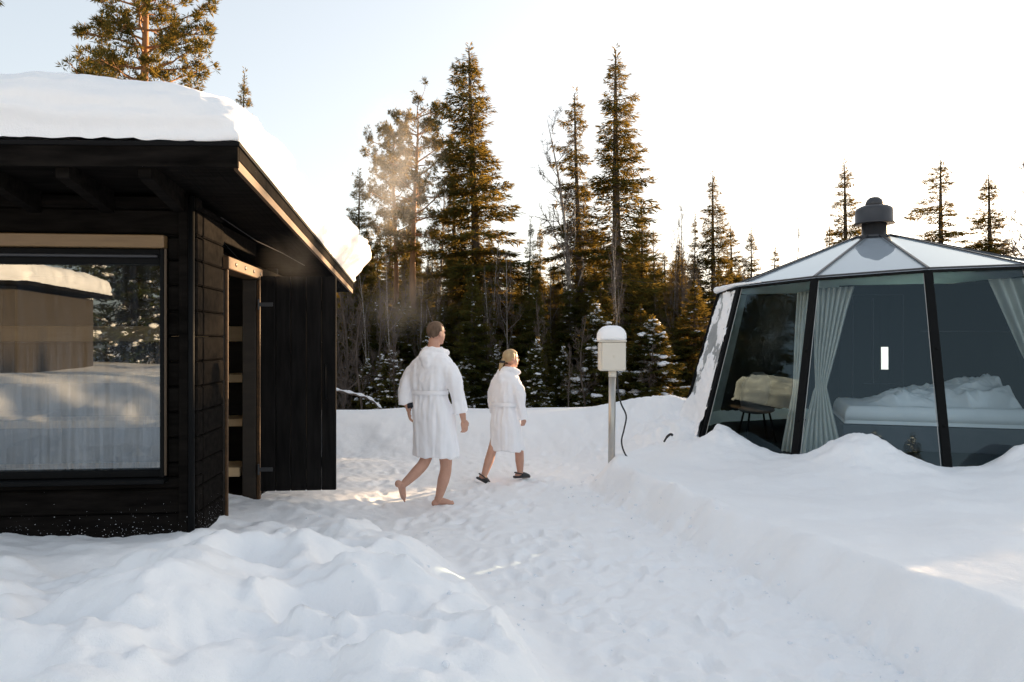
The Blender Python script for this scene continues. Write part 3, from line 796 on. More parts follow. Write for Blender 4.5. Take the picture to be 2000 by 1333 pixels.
# table lamp / tray with pale things on the partition shelf is too dim to tell; a red throw hangs by the door
# snow plastered on the pane left of the glazed ones
def plaster(k, thr, seed, name='pane_snow'):
    a0, a1, b0, b1 = iv(k, ZB, .01), iv(k+1, ZB, .01), iv(k, IZT, .01), iv(k+1, IZT, .01)
    nu, nv = 60, 120
    u = np.linspace(0.0, 1.0, nu); v = np.linspace(0, 1.0, nv); U, Vv = np.meshgrid(u, v)
    Pq = ((1-U)*(1-Vv))[..., None]*a0 + (U*(1-Vv))[..., None]*a1 + (U*Vv)[..., None]*b1 + ((1-U)*Vv)[..., None]*b0
    out = np.array([(a0+a1)[0]/2-IC[0], (a0+a1)[1]/2-IC[1], .5]); out /= np.linalg.norm(out)
    n = fbm(U*2.2+seed, Vv*3.6, 3.0, o=4)*.9 + fbm(U*12, Vv*22, 1.0, o=3)*.35 - .55*Vv + thr
    h = np.clip(n, -.25, 1.0)*.055 + sstep(.35, 0, Vv)*.10
    Pq = Pq + out*h[..., None]
    i = np.arange(nu*nv).reshape(nv, nu)
    F = np.stack([i[:-1, :-1].ravel(), i[:-1, 1:].ravel(), i[1:, 1:].ravel(), i[1:, :-1].ravel()], 1)
    keep = (h.ravel()[F].max(1) > -.004)
    o = link(name, mesh_data(name, Pq.reshape(-1, 3) - HO, F[keep], True), M['snow'], hut)
    return o
plaster(10, .36, 1.0)
plaster(9, .65, 4.0)
# thin snow lip on the left eave
lip = []
tt = np.linspace(-1.0, .35, 40)
pts = [iv(k, IZT, .06) + np.array([0, 0, .05]) for k in tt]
pts = [ (iv(math.floor(k), IZT, .05)*(1-(k-math.floor(k))) + iv(math.floor(k)+1, IZT, .05)*(k-math.floor(k))) + np.array([0, 0, .045]) for k in tt]
hpart(MB().tube(pts, [.045*(.6+.5*abs(math.sin(i*1.7)))*(1-i/46) + .004 for i in range(40)], 8), 'eave_snow', M['snow'], smooth=True)

# ------------------------------------------------------------------ power post
PB = at(1194, 932, 8.5)
pz = gz(PB[0], PB[1])
post = root('power_post', (PB[0], PB[1], pz), 'beige electric box on a steel post capped with snow', 'power post')
PO = np.array([PB[0], PB[1], pz])
MB().tube([(0, 0, -.3), (.012, 0, 1.30-pz)], .041, 20).build('pole', M['steel'], post, True)
bz0, bz1 = EYE - (724-HOR)/FPX*8.5 - pz, EYE - (668-HOR)/FPX*8.5 - pz
MB().tube([(.012, 0, bz0-.07), (.013, 0, bz0)], .046, 20).build('sleeve', M['beige'], post, True)
box = MB().box(-.145, .155, -.085, .10, bz0, bz1, .018).build('box', M['beige'], post)
MB().box(-.118, .152, -.104, -.087, bz0+.012, bz1-.004, .01).build('box_door', M['beige'], box)
MB().box(-.152, .162, -.112, .106, bz1+.001, bz1+.02, .008).build('lid', M['beige'], box)
MB().tube([(.02, -.107, (bz0+bz1)/2-.015), (.02, -.107, (bz0+bz1)/2+.015)], .007, 8).build('lock', M['beige'], box)
SVs, SFs = [], []
cap = MB()
rings = []
for t, w, hgt in ((0, 1.0, .0), (.0, 1.06, .035), (0, 1.03, .085), (0, .90, .125), (0, .66, .150), (0, .35, .162), (0, .05, .166)):
    a = np.arange(28)*2*math.pi/28
    sq = lambda c: np.sign(c)*np.abs(c)**.55
    rings.append(np.stack([.005 + .158*w*sq(np.cos(a))*(1+.03*np.sin(3*a)), -.003 + .112*w*sq(np.sin(a)), bz1 + .021 + hgt + .006*np.sin(2*a+w*5)], 1))
MB().loft(rings).build('snow_cap', M['roof_snow'], post, True)
cb = [at(1205, 724, 8.62), at(1207, 760, 8.66), at(1213, 788, 8.72), at(1223, 812, 8.74), at(1219, 838, 8.72), at(1214, 862, 8.66), at(1220, 885, 8.6), at(1234, 903, 8.52), at(1249, 921, 8.45)]
# smooth the cord through those points
def spline(P, n=60):
    P = np.asarray(P); m = len(P); tt = np.linspace(0, m-1, n); out = []
    for t in tt:
        i = min(int(t), m-2); f = t-i
        p0, p1, p2, p3 = P[max(i-1, 0)], P[i], P[i+1], P[min(i+2, m-1)]
        out.append(.5*((2*p1) + (-p0+p2)*f + (2*p0-5*p1+4*p2-p3)*f*f + (-p0+3*p1-3*p2+p3)*f**3))
    return np.array(out)
cs = spline(cb)
cord = MB().tube(cs, .0095, 8).build('cord', M['rubber'], post, True, PO)
cord['label'] = 'black cable drooping from the electric box into the snow'
st = spline([at(1297, 863, 9.3), at(1303, 853, 9.32), at(1310, 848, 9.34), at(1313, 850, 9.36)], 14)
tag(MB().tube(st, [.012]*4 + [.016]*10, 6).build('cable_stub', M['rubber'], None, True), 'short black cable end poking out of the drift by the hut', 'cable')

# ------------------------------------------------------------------ loose crumbs of snow along the banks
_rc = np.random.RandomState(9)
_b = MB().ball((0, 0, 0), 1.0, None, 6, 4); _V0, _F0 = _b.data()
_cm = MB()
for _k in range(420):
    _yy = 2.4 + 7.0*_rc.rand()**1.3
    if _k % 2: _xx = np.interp(_yy, *XR) + _rc.normal()*.16 - .02
    else: _xx = np.interp(_yy, *XL) + _rc.normal()*.45 - .1
    if not (-1.9 < _xx < 3): continue
    _s = .004 + .013*_rc.rand()**3
    _cm.add(_V0*np.array([_s*_rc.uniform(.8, 1.5), _s*_rc.uniform(.8, 1.5), _s*_rc.uniform(.6, 1)])*(1+.25*_rc.normal(size=(len(_V0), 1))) + np.array([_xx, _yy, gz(_xx, _yy) + _s*.05]), _F0)
_cr = _cm.build('snow_crumbs', M['clump'], None, False)
tag(_cr, 'loose crumbs of snow scattered along the edges of the path', 'snow', kind='stuff')
RIGHT_N = 34
# ------------------------------------------------------------------ trees
def kites(P, D, Nn, L, W):
    """small leaf-shaped quads: base points P, directions D, side hints Nn, lengths L, widths W"""
    S = np.cross(D, Nn); S /= np.linalg.norm(S, axis=1)[:, None] + 1e-9
    n = len(P)
    V = np.empty((n, 4, 3))
    V[:, 0] = P; V[:, 1] = P + D*(L*.45)[:, None] + S*(W*.5)[:, None]
    V[:, 2] = P + D*L[:, None]; V[:, 3] = P + D*(L*.45)[:, None] - S*(W*.5)[:, None]
    return V.reshape(-1, 3), np.arange(n*4).reshape(n, 4)
def unit(A): return A/(np.linalg.norm(A, axis=-1, keepdims=True) + 1e-9)
def blobs(P, S, rs):
    """flattened lumps of snow"""
    b = MB().ball((0, 0, 0), 1.0, None, 8, 5); V0, F0 = b.data()
    Fq = [f for f in F0]
    Vs = []; Fs = []; n0 = 0
    for p, s in zip(P, S):
        w = V0*np.array([s[0], s[1], s[2]])*(1 + .25*rs.normal(size=(len(V0), 1))*.6)
        a = rs.uniform(0, 6.28); c, q = math.cos(a), math.sin(a)
        w = np.stack([w[:, 0]*c - w[:, 1]*q, w[:, 0]*q + w[:, 1]*c, w[:, 2]], 1) + p
        Vs.append(w); Fs += [tuple(i+n0 for i in f) for f in Fq]; n0 += len(V0)
    return np.concatenate(Vs), Fs
def spruce(seed, H=10.0, Rm=1.5, base=.10, nbr=230, dens=80, bl=.18, bw=.030, droop=.42, snow=0, gap=.25, tuft=1.0, PW=.58):
    rs = np.random.RandomState(seed)
    mb = MB()
    zz = np.linspace(-.3, H, 14)
    rad = .013*H*(1 - np.clip(zz/H, 0, 1))**.85 + .012
    wob = np.stack([.02*H*.1*np.sin(zz*.6+seed), .02*H*.1*np.cos(zz*.5+seed*2), zz], 1)
    mb.tube(wob, rad, 9)
    P, D, N_, L_, W_ = [], [], [], [], []
    snowP, snowS = [], []
    t_all = np.sort(rs.uniform(0, 1, nbr))**.9
    az0 = rs.uniform(0, 6.28); asym = rs.uniform(.05, .28); bands = rs.uniform(.1, .95, 5)
    for k, t in enumerate(t_all):
        z0 = H*(base + (1-base)*t*.985)
        az = k*2.399 + rs.normal()*.35
        prof = (1-t)**PW*(.72 + .28*math.sin(min(1, t*6)*math.pi/2)) + .03
        L = Rm*prof*rs.uniform(.62, 1.12)
        if rs.rand() < gap: L *= rs.uniform(.35, .7)
        L *= 1 + asym*math.cos(az - az0 + 3*t)
        if np.min(np.abs(bands - t)) < .012 + .01*gap: L *= .5
        dr = droop*(1-.75*t) * rs.uniform(.7, 1.3) - .30*t*t
        ca, sa = math.cos(az), math.sin(az)
        s = np.linspace(0, 1, 5)
        bz = z0 - dr*L*s**1.25 + .16*L*s**3.2
        mb.tube(np.stack([ca*L*s, sa*L*s, bz], 1), (.010+.008*L)*(1-.85*s), 3, False)
        n = max(8, int(dens*L*(1+.3*rs.rand())) + 4)
        q = rs.uniform(.10, 1.0, n)**.8
        side = rs.uniform(-1, 1, n)
        w = (.36*L*(1-q*.72) + .04)*np.clip(q*3, .3, 1)
        # gather along discrete side twigs so the sprays read as separate
        qq = np.round(q*9 + rs.uniform(-.25, .25, n))/9
        q = .55*q + .45*qq
        r = L*q; o = side*w
        x = ca*(r + .35*np.abs(o)) - sa*o; y = sa*(r + .35*np.abs(o)) + ca*o
        zc = z0 - dr*L*q**1.25 + .16*L*q**3.2 - .30*np.abs(o) - rs.uniform(0, .06, n)*tuft
        dirv = np.stack([ca*.8 - sa*np.sign(o)*.8, sa*.8 + ca*np.sign(o)*.8, np.full(n, -.30)], 1) + rs.normal(size=(n, 3))*.42
        P.append(np.stack([x, y, zc], 1)); D.append(unit(dirv)); N_.append(unit(np.array([0, 0, 1.0]) + rs.normal(size=(n, 3))*.6))
        ll = bl*rs.uniform(.6, 1.25, n)*(.55+.45*min(1, L/.8)); L_.append(ll); W_.append(bw*rs.uniform(.7, 1.3, n)*(.6+.4*min(1, L/.8)))
        if snow and rs.rand() < snow*(1-.35*t):
            for _ in range(rs.randint(1, 3)):
                qs = rs.uniform(.35, .95); os_ = rs.uniform(-.6, .6)*.3*L*(1-qs*.7)
                sz = (.03 + (.17 if H < 5 else .13)*rs.rand()**1.5)*(.5 + .6*min(1, L))
                for j in range(rs.randint(3, 7)):               # a heap of uneven lumps sagging along the bough
                    q2 = min(1.0, qs + rs.normal()*sz*.9/max(L, .2)); o2 = os_ + rs.normal()*sz*.55
                    s2 = sz*rs.uniform(.3, .75)
                    snowP.append((ca*L*q2 - sa*o2, sa*L*q2 + ca*o2, z0 - dr*L*q2**1.25 + .16*L*q2**3.2 + .015 - .35*abs(o2) + rs.normal()*sz*.12))
                    snowS.append((s2*rs.uniform(.8, 1.4), s2*rs.uniform(.7, 1.2), s2*rs.uniform(.45, .9)))
    # leader
    n = 60
    z = rs.uniform(H*.93, H*1.015, n); a = rs.uniform(0, 6.28, n)
    P.append(np.stack([.02*np.cos(a), .02*np.sin(a), z], 1)); D.append(unit(np.stack([np.cos(a)*.7, np.sin(a)*.7, np.full(n, .6)], 1)))
    N_.append(unit(rs.normal(size=(n, 3)))); L_.append(np.full(n, .14)*bl/.22); W_.append(np.full(n, .03))
    V, F = kites(np.concatenate(P), np.concatenate(D), np.concatenate(N_), np.concatenate(L_), np.concatenate(W_))
    tv, tf = mb.data()
    out = {'trunk': (mesh_data('spruce_trunk', tv, tf, True), 'bark'), 'crown': (mesh_data('spruce_crown', V, F), 'needle')}
    if snow and snowP:
        sv, sf = blobs(np.array(snowP), snowS, rs)
        out['snow'] = (mesh_data('spruce_snow', sv, sf, True), 'clump')
    return out
def pine(seed, H=11.0, crown=.45, Rm=1.8, nbr=46, tufts=16, bark='pine_bark', lean=0.0):
    rs = np.random.RandomState(seed); mb = MB()
    zz = np.linspace(-.3, H, 16)
    mb.tube(np.stack([lean*(zz/H)**2 + .06*np.sin(zz*.7+seed), .05*np.cos(zz*.6+seed), zz], 1), .0135*H*(1-np.clip(zz/H, 0, 1))**.7 + .012, 10)
    P, D, N_ = [], [], []
    for k in range(nbr):
        t = (k + rs.uniform(-.4, .4))/nbr; t = min(max(t, 0), 1)
        z0 = H*(crown + (1-crown)*t)
        az = k*2.399 + rs.normal()*.5
        L = Rm*(.35 + .65*math.sin(min(1, (1-t)*1.5 + .12)*math.pi/2))*rs.uniform(.55, 1.1)*(1 if t > .15 else .8)
        ca, sa = math.cos(az), math.sin(az)
        up = rs.uniform(-.05, .30) + .5*t - .15*(1-t)
        s = np.linspace(0, 1, 6)
        kx = np.cumsum(rs.normal(size=6)*.05*L); kx[0] = 0
        lx0 = lean*(z0/H)**2
        pts = np.stack([lx0 + ca*L*s - sa*kx, sa*L*s + ca*kx, z0 + up*L*s + .10*L*np.sin(s*2.6+k)], 1)
        mb.tube(pts, (.012+.012*L)*(1-.8*s), 4, False)
        for j in range(3 + int(L*4)):                     # side limbs carrying tufts
            q = rs.uniform(.3, 1.0); b0 = np.array([np.interp(q, s, pts[:, i]) for i in range(3)])
            d = unit(np.array([ca, sa, up]) + rs.normal(size=3)*.75)
            l2 = rs.uniform(.12, .5)*(.5+.5*L/Rm)
            e = b0 + d*l2
            mb.tube(np.stack([b0, (b0+e)/2 + rs.normal(size=3)*.02, e]), [.010, .007, .004], 3, False)
            for m in range(rs.randint(3, 7)):
                c = b0 + d*l2*rs.uniform(.55, 1.1) + rs.normal(size=3)*.06
                n = tufts
                dd = unit(rs.normal(size=(n, 3)) + np.array([0, 0, .45]) + d*.5)
                P.append(np.repeat(c[None], n, 0) + dd*.015); D.append(dd); N_.append(unit(rs.normal(size=(n, 3))))
    P = np.concatenate(P); D = np.concatenate(D); N_ = np.concatenate(N_); n = len(P)
    V, F = kites(P, D, N_, rs.uniform(.09, .17, n), rs.uniform(.016, .030, n))
    tv, tf = mb.data()
    return {'trunk': (mesh_data('pine_trunk', tv, tf, True), bark), 'crown': (mesh_data('pine_crown', V, F), 'pine_needle')}
def birch(seed, H=9.0, fork=.35, spread=.5, lean=(0, 0), mat='birch_bark', nb=12):
    rs = np.random.RandomState(seed); mb = MB(); tw = MB()
    zz = np.linspace(0, 1, 14)
    tp = np.stack([lean[0]*zz**1.6 + .08*np.sin(zz*6+seed), lean[1]*zz**1.6 + .08*np.cos(zz*5+seed), -.3 + (H+.3)*zz], 1)
    mb.tube(tp, .0095*H*(1-zz)**.8 + .006, 8)
    def limb(b, d, L, r, lv):
        n = 5; p = [b]
        dd = d.copy()
        for i in range(n):
            dd = unit(dd + rs.normal(size=3)*.16 + np.array([0, 0, .10])); p.append(p[-1] + dd*L/n)
        p = np.array(p)
        (mb if lv == 0 else tw).tube(p, r*(1-.8*np.linspace(0, 1, n+1)) + .0025, 4 if lv == 0 else 3, False)
        if lv < 3:
            for j in range((7, 5, 4)[lv]):
                i = rs.randint(1, n+1); q = rs.uniform(.25, 1)
                bb = p[i-1] + (p[i]-p[i-1])*q
                limb(bb, unit(dd + rs.normal(size=3)*.75), L*rs.uniform(.3, .55), r*.45, lv+1)
    for k in range(nb):
        t = fork + (1-fork)*(k + rs.rand())/nb*.95
        b = np.array([np.interp(t, zz, tp[:, i]) for i in range(3)])
        az = rs.uniform(0, 6.28)
        d = unit(np.array([math.cos(az)*spread, math.sin(az)*spread, .8]))
        limb(b, d, H*.30*(1.15-t)*rs.uniform(.7, 1.2), .0045*H*(1.1-t), 0)
    tv, tf = mb.data(); wv, wf = tw.data()
    return {'trunk': (mesh_data('birch_trunk', tv, tf, True), mat), 'crown': (mesh_data('birch_crown', wv, wf), 'twig')}
def setmats(d):
    for k, (me, m) in d.items():
        if not me.materials: me.materials.append(M[m])
    return d
SPR = [setmats(spruce(11, 10, 1.22, .10, 310, 190, droop=.52)), setmats(spruce(12, 10, 1.02, .16, 280, 190, droop=.60)), setmats(spruce(13, 10, .95, .08, 250, 180, droop=.55, gap=.4)),
       setmats(spruce(14, 10, 1.45, .06, 280, 150, droop=.44, PW=.7)),
       setmats(spruce(15, 10, 1.15, .20, 230, 170, droop=.66, gap=.5, PW=.5)), setmats(spruce(16, 10, 1.05, .12, 330, 150, droop=.40, gap=.2, PW=.66))]
SNS = [setmats(spruce(21, 4.2, 1.35, .02, 240, 190, .17, .045, .38, .95, PW=.75)), setmats(spruce(22, 4.2, 1.15, .02, 220, 190, .17, .045, .42, .7, PW=.75)), setmats(spruce(23, 9, 1.75, .03, 300, 150, .22, .038, .46, .13, PW=.7)), setmats(spruce(24, 9, 1.7, .03, 190, 70, .22, .05, .46, .95, PW=.7))]
PIN = [setmats(pine(31, 12, .42, 2.3, 74, 17)), setmats(pine(32, 11, .52, 1.7, 56, 16)), setmats(pine(33, 12, .34, 1.75, 110, 17))]
BIR = [setmats(birch(41, 9, .38, .55, (-1.0, .3))), setmats(birch(42, 9, .3, .35)), setmats(birch(43, 8, .45, .8, (.4, 0), nb=14))]
DEAD = setmats(birch(44, 8, .15, 1.1, nb=26, mat='bark'))
SAP = [setmats(birch(51, 3.2, .2, .5, nb=10, mat='twig')), setmats(birch(52, 2.4, .1, .8, nb=12, mat='twig'))]
PARTS = {'trunk': 'trunk', 'crown': 'crown', 'snow': 'branch_snow'}
def tree(proto, name, x, y, h, label, cat='tree', group=None, wide=1.0, rz=0.0, z=None, proto_h=10.0):
    zg = (gz(x, y) if z is None else z)
    s = h/proto_h
    o = root(name, (x, y, zg), label, cat, rz, group)
    o.scale = (s*wide, s*wide, s)
    o.rotation_euler = (R(1.6)*math.sin(x*3.1+y), R(1.6)*math.cos(x*1.7-y), rz)
    for k, (me, m) in proto.items():
        p = bpy.data.objects.new(PARTS[k], me); COL.objects.link(p); p.parent = o
        if k == 'snow': p['kind'] = 'stuff'
    return o
def tpx(proto, name, px, top, Y, label, group=None, wide=1.0, rz=0.0, proto_h=10.0, cat='tree'):
    """stand a tree at depth Y on the column px, tall enough for its tip to reach row top"""
    x = (px-1000)/FPX*Y; zt = EYE + (HOR-top)/FPX*Y
    zg = gz(x, Y)
    return tree(proto, name, x, Y, zt-zg, label, cat, group, wide, rz, zg, proto_h)
# --- trees one can pick out
tpx(PIN[2], 'pine_tree', 268, -170, 17.5, 'large orange-barked pine rising behind the snowy sauna roof', wide=1.02, rz=.6, proto_h=12)
tpx(SPR[1], 'spruce_tree', 178, 72, 19.5, 'spruce tip left of the large pine above the sauna roof', wide=1.2, rz=.2)
tpx(SPR[2], 'spruce_tree', 459, 143, 30, 'tiny spruce tip just above the right slope of the roof snow', wide=.8, rz=1.1)
tpx(SPR[1], 'spruce_tree', 690, 338, 21, 'slender spruce beside the right end of the roof snow', wide=1.0, rz=2.0)
tpx(PIN[1], 'pine_tree', 803, 214, 21, 'golden-lit pine above the man in the bathrobe', wide=1.0, rz=.3, proto_h=11)
tpx(PIN[1], 'pine_tree', 772, 262, 22.5, 'thinner pine close left of the golden-lit pine', wide=.85, rz=2.4, proto_h=11)
tpx(BIR[1], 'birch_tree', 850, 330, 21.5, 'bare birch between the golden pine and the tallest spruce', wide=.9, rz=1.0, proto_h=9)
tpx(SPR[0], 'spruce_tree', 938, 93, 21, 'tallest dense spruce standing behind the two walkers', wide=1.35, rz=.5)
tpx(SPR[2], 'spruce_tree', 890, 262, 23.5, 'golden spruce close behind the left side of the tallest spruce', wide=.95, rz=2.9)
tpx(SPR[3], 'spruce_tree', 1030, 430, 20, 'short spruce right of the tallest spruce', wide=.78, rz=1.6)
tpx(SPR[1], 'spruce_tree', 1056, 445, 25, 'small spruce peeking over the short spruce right of the tallest', wide=.8, rz=.3)
tpx(BIR[0], 'birch_tree', 1132, 232, 20.5, 'tall bare birch leaning left beside the twin spruces', wide=1.0, rz=0, proto_h=9)
tpx(SPR[4], 'spruce_tree', 1137, 183, 21.5, 'left spruce of the tall pair behind the electric box', wide=1.05, rz=4.0)
tpx(SPR[5], 'spruce_tree', 1203, 110, 20.5, 'right, taller spruce of the pair behind the electric box', wide=1.42, rz=2.2)
tpx(SPR[3], 'spruce_tree', 1285, 452, 22, 'spruce right of the tall pair with its top at half their height', wide=.72, rz=.9)
tpx(SPR[0], 'spruce_tree', 1250, 405, 24, 'spruce half hidden behind the right spruce of the tall pair', wide=1.1, rz=5.2)
tpx(SPR[5], 'spruce_tree', 1318, 468, 24.5, 'middling spruce behind the spindly dead tree', wide=1.2, rz=3.9)
tpx(SPR[1], 'spruce_tree', 1436, 440, 26, 'middling spruce right of the pointed spruce by the hut', wide=1.25, rz=2.7)
tpx(DEAD, 'dead_tree', 1330, 384, 21, 'spindly dead tree with stubby twigs left of the pointed spruce', wide=.42, rz=.4, proto_h=8)
tpx(SPR[2], 'spruce_tree', 1356, 420, 23, 'thin spruce between the dead tree and the pointed spruce', wide=.7, rz=5.0)
tpx(SPR[5], 'spruce_tree', 1398, 344, 23, 'pointed spruce left of the glass hut', wide=1.25, rz=3.3)
tpx(SPR[1], 'spruce_tree', 1468, 450, 25, 'small spruce just above the left edge of the hut roof', wide=1.0, rz=1.3)
tpx(SPR[2], 'spruce_tree', 1505, 480, 28, 'smallest spruce tip over the left edge of the hut roof', wide=1.0, rz=.7)
tpx(DEAD, 'dead_tree', 1545, 415, 27, 'thin bare snag left of the vent cap', wide=.30, rz=2.1, proto_h=8)
tpx(SPR[2], 'spruce_tree', 1650, 315, 27, 'spruce standing directly left of the vent cap', wide=1.35, rz=1.9)
tpx(SPR[1], 'spruce_tree', 1614, 438, 30, 'small spruce tip left of the vent-cap spruce', wide=.9, rz=2.6)
tpx(SPR[4], 'spruce_tree', 1838, 314, 27, 'lone narrow spruce right of the vent cap', wide=1.5, rz=4.4)
tpx(SPR[1], 'spruce_tree', 1940, 343, 28, 'spruce near the right edge over the hut roof', wide=1.5, rz=.1)
tpx(BIR[2], 'birch_tree', 2010, 300, 24, 'bare birch cut by the right edge of the photograph', wide=1.0, rz=2.0, proto_h=8)
tpx(SNS[0], 'young_spruce', 1275, 618, 16.0, 'broad snow-laden young spruce right of the electric box', wide=1.5, rz=.2, proto_h=4.2)
tpx(SNS[1], 'young_spruce', 1158, 590, 15.6, 'snow-dotted young spruce left of the electric box', wide=1.3, rz=1.5, proto_h=4.2)
tpx(SNS[2], 'young_spruce', 920, 530, 16.5, 'dark green young spruce behind the woman with snowy twigs', wide=1.0, rz=2.2, proto_h=9)
tpx(SNS[2], 'young_spruce', 1045, 560, 17.2, 'snow-specked young spruce between the woman and the electric box', wide=.95, rz=4.1, proto_h=9)
tpx(SNS[1], 'young_spruce', 838, 640, 17.5, 'low young spruce hidden behind the head of the man', wide=1.1, rz=3.0, proto_h=4.2)
# --- slim trees packed in the forest belt, hard to tell apart
rf = random.Random(77)
lab_f = 'slim dark spruce packed in the forest belt behind the snow bank'
for k in range(150):
    px = 600 + (k*53.7) % 950 + rf.uniform(-14, 14)
    Y = rf.uniform(22, 46)
    top = rf.uniform(440, 575)
    if px > 1300: top = max(top, 490 + (px-1300)*.25)
    if 990 < px < 1110: top = max(top, 520)
    tpx(SPR[rf.randrange(6)], 'spruce_tree', px, top, Y, lab_f, 'spruces of the forest belt', rf.uniform(1.1, 1.9), rf.uniform(0, 6.28))
for k in range(30):
    px = 650 + (k*61.8*1.3) % 830 + rf.uniform(-12, 12); Y = rf.uniform(16.2, 24)
    tpx(BIR[rf.randrange(3)] if k % 3 else DEAD, 'birch_tree', px, rf.uniform(430, 560), Y, 'thin bare trunk among the spruces of the forest belt', 'bare trunks in the forest belt', rf.uniform(.4, .7), rf.uniform(0, 6.28), 9)
for k in range(26):
    px = rf.uniform(560, 1500); Y = rf.uniform(14.6, 17.5)
    if k < 9: px = rf.uniform(655, 770)
    tpx(SAP[k % 2], 'sapling', px, rf.uniform(600, 740) if k >= 9 else rf.uniform(560, 700), Y, 'leafless sapling in the brush along the forest edge', 'saplings along the forest edge', rf.uniform(.7, 1.1), rf.uniform(0, 6.28), 3.0)
for k in range(26):                                      # dark understorey closing the view between the trunks
    px = 640 + (k*97.3) % 760 + rf.uniform(-10, 10); Y = rf.uniform(17.5, 21)
    tpx(SNS[2], 'young_spruce', px, rf.uniform(545, 680), Y, 'bushy dark spruce of the understorey below the tall trees', 'understorey spruces', rf.uniform(1.1, 1.7), rf.uniform(0, 6.28), 9)
for k in range(12):
    px = rf.uniform(650, 1120); Y = rf.uniform(14.9, 17.0)
    tpx(SNS[k % 2], 'young_spruce', px, rf.uniform(660, 730), Y, 'low snow-dusted spruce along the forest edge', 'low spruces along the forest edge', rf.uniform(.9, 1.3), rf.uniform(0, 6.28), 4.2)
# snowy fallen branch left of the man
fb = spline([at(652, 762, 13.6), at(690, 770, 13.6), at(722, 780, 13.6), at(745, 800, 13.7)], 24)
fbr = MB().tube(fb, .018, 6).tube(spline([at(672, 768, 13.6), at(690, 752, 13.6), at(700, 745, 13.7)], 8), .010, 5).build('fallen_branch', M['twig'], None, True)
tag(fbr, 'snow-covered bent branch by the door edge of the sauna', 'branch')
MB().tube(fb + np.array([0, 0, .026]), [.02 + .012*math.sin(i*1.3) for i in range(24)], 7).build('branch_snow', M['clump'], fbr, True)
# right of the frame the forest goes on; it shades the clearing
lab_r = 'tall unseen shade-casting spruce of the forest beyond the right edge of the clearing'
for k in range(RIGHT_N):
    azm = R(37 + 36*(k + rf.uniform(-.4, .4))/RIGHT_N); d = rf.uniform(21, 34)
    x, y = d*math.sin(azm), d*math.cos(azm)
    tree(SPR[rf.randrange(6)], 'spruce_tree', x, y, (rf.uniform(6.0, 9.5) if azm < R(51) else rf.uniform(3.5, 5.0)) + 1.0, lab_r, 'tree', 'spruces right of the clearing', rf.uniform(.8, 1.2), rf.uniform(0, 6.28))
for k, (dd, off, h) in enumerate(((37, .15, 9.0), (39, .35, 9.3), (41, .0, 9.6))):  # narrow spruces added out of view to keep sun off the sauna's side wall
    x, y = -2.3 + dd*math.sin(SUN_AZ) + off*math.cos(SUN_AZ), 5.75 + dd*math.cos(SUN_AZ) - off*math.sin(SUN_AZ)
    tree(SPR[2], 'spruce_tree', x, y, h + 1.2, lab_r, 'tree', 'spruces right of the clearing', .62, k*1.3, -1.2)
# --- behind the camera: what the window panes mirror
for k, (x, y, h) in enumerate(((-7.4, -13.6, 9), (-6.2, -12.6, 7.5), (-8.5, -14.8, 10.5), (-9.9, -14.2, 9.5), (-7.9, -17, 11), (-6.6, -16, 9), (-9.6, -17.5, 11))):
    tree(SNS[3], 'spruce_tree', x, y, h, 'snow-laden sunlit spruce mirrored in the sauna window', 'tree', 'sunlit spruces behind the camera', 1.0, k*1.1, None, 9)
tree(SPR[3], 'spruce_tree', -10.2, 12.6, 11.5, 'tall spruce left of the sauna, mirrored in the left pane of the hut', 'tree', None, .9, .4)
tree(SPR[0], 'spruce_tree', -12.5, 14.5, 12.5, 'second tall spruce further left of the sauna beyond the frame', 'tree', None, 1.0, 1.4)
cab = root('neighbour_cabin', (-10.5, -8.2, .25), 'dark plank cabin with snowy roof mirrored in the sauna window', 'cabin')
CO = np.array([-10.5, -8.2, .25])
M['grey_plank'] = material('grey_brown_planks', (.05, .042, .034), .7, (.085, .07, .056), 3.0, (6, 6, .8), .003, 12)
for k in range(18):
    x0 = -2.3 + k*.25
    MB().box(x0+.004, x0+.246, 2.2 + rf.uniform(0, .006), 2.25, -.1, 2.55, .005).build('plank', M['grey_plank'], cab)
MB().box(-2.3, 2.2, -2.2, 2.19, -.1, 2.5).build('wall', M['grey_plank'], cab)
MB().box(-2.7, 2.55, -2.6, 2.6, 2.56, 2.64).build('roof', M['black_wood'], cab)
CV, CF = snow_slab(-2.7, 2.55, -2.6, 2.6, lambda y: 2.645 + 0*y, .5, .06, 5, 200, 14, 12, .03)
csn = mesh_data('roof_snow', CV, CF, True); link('roof_snow', csn, M['roof_snow'], cab)
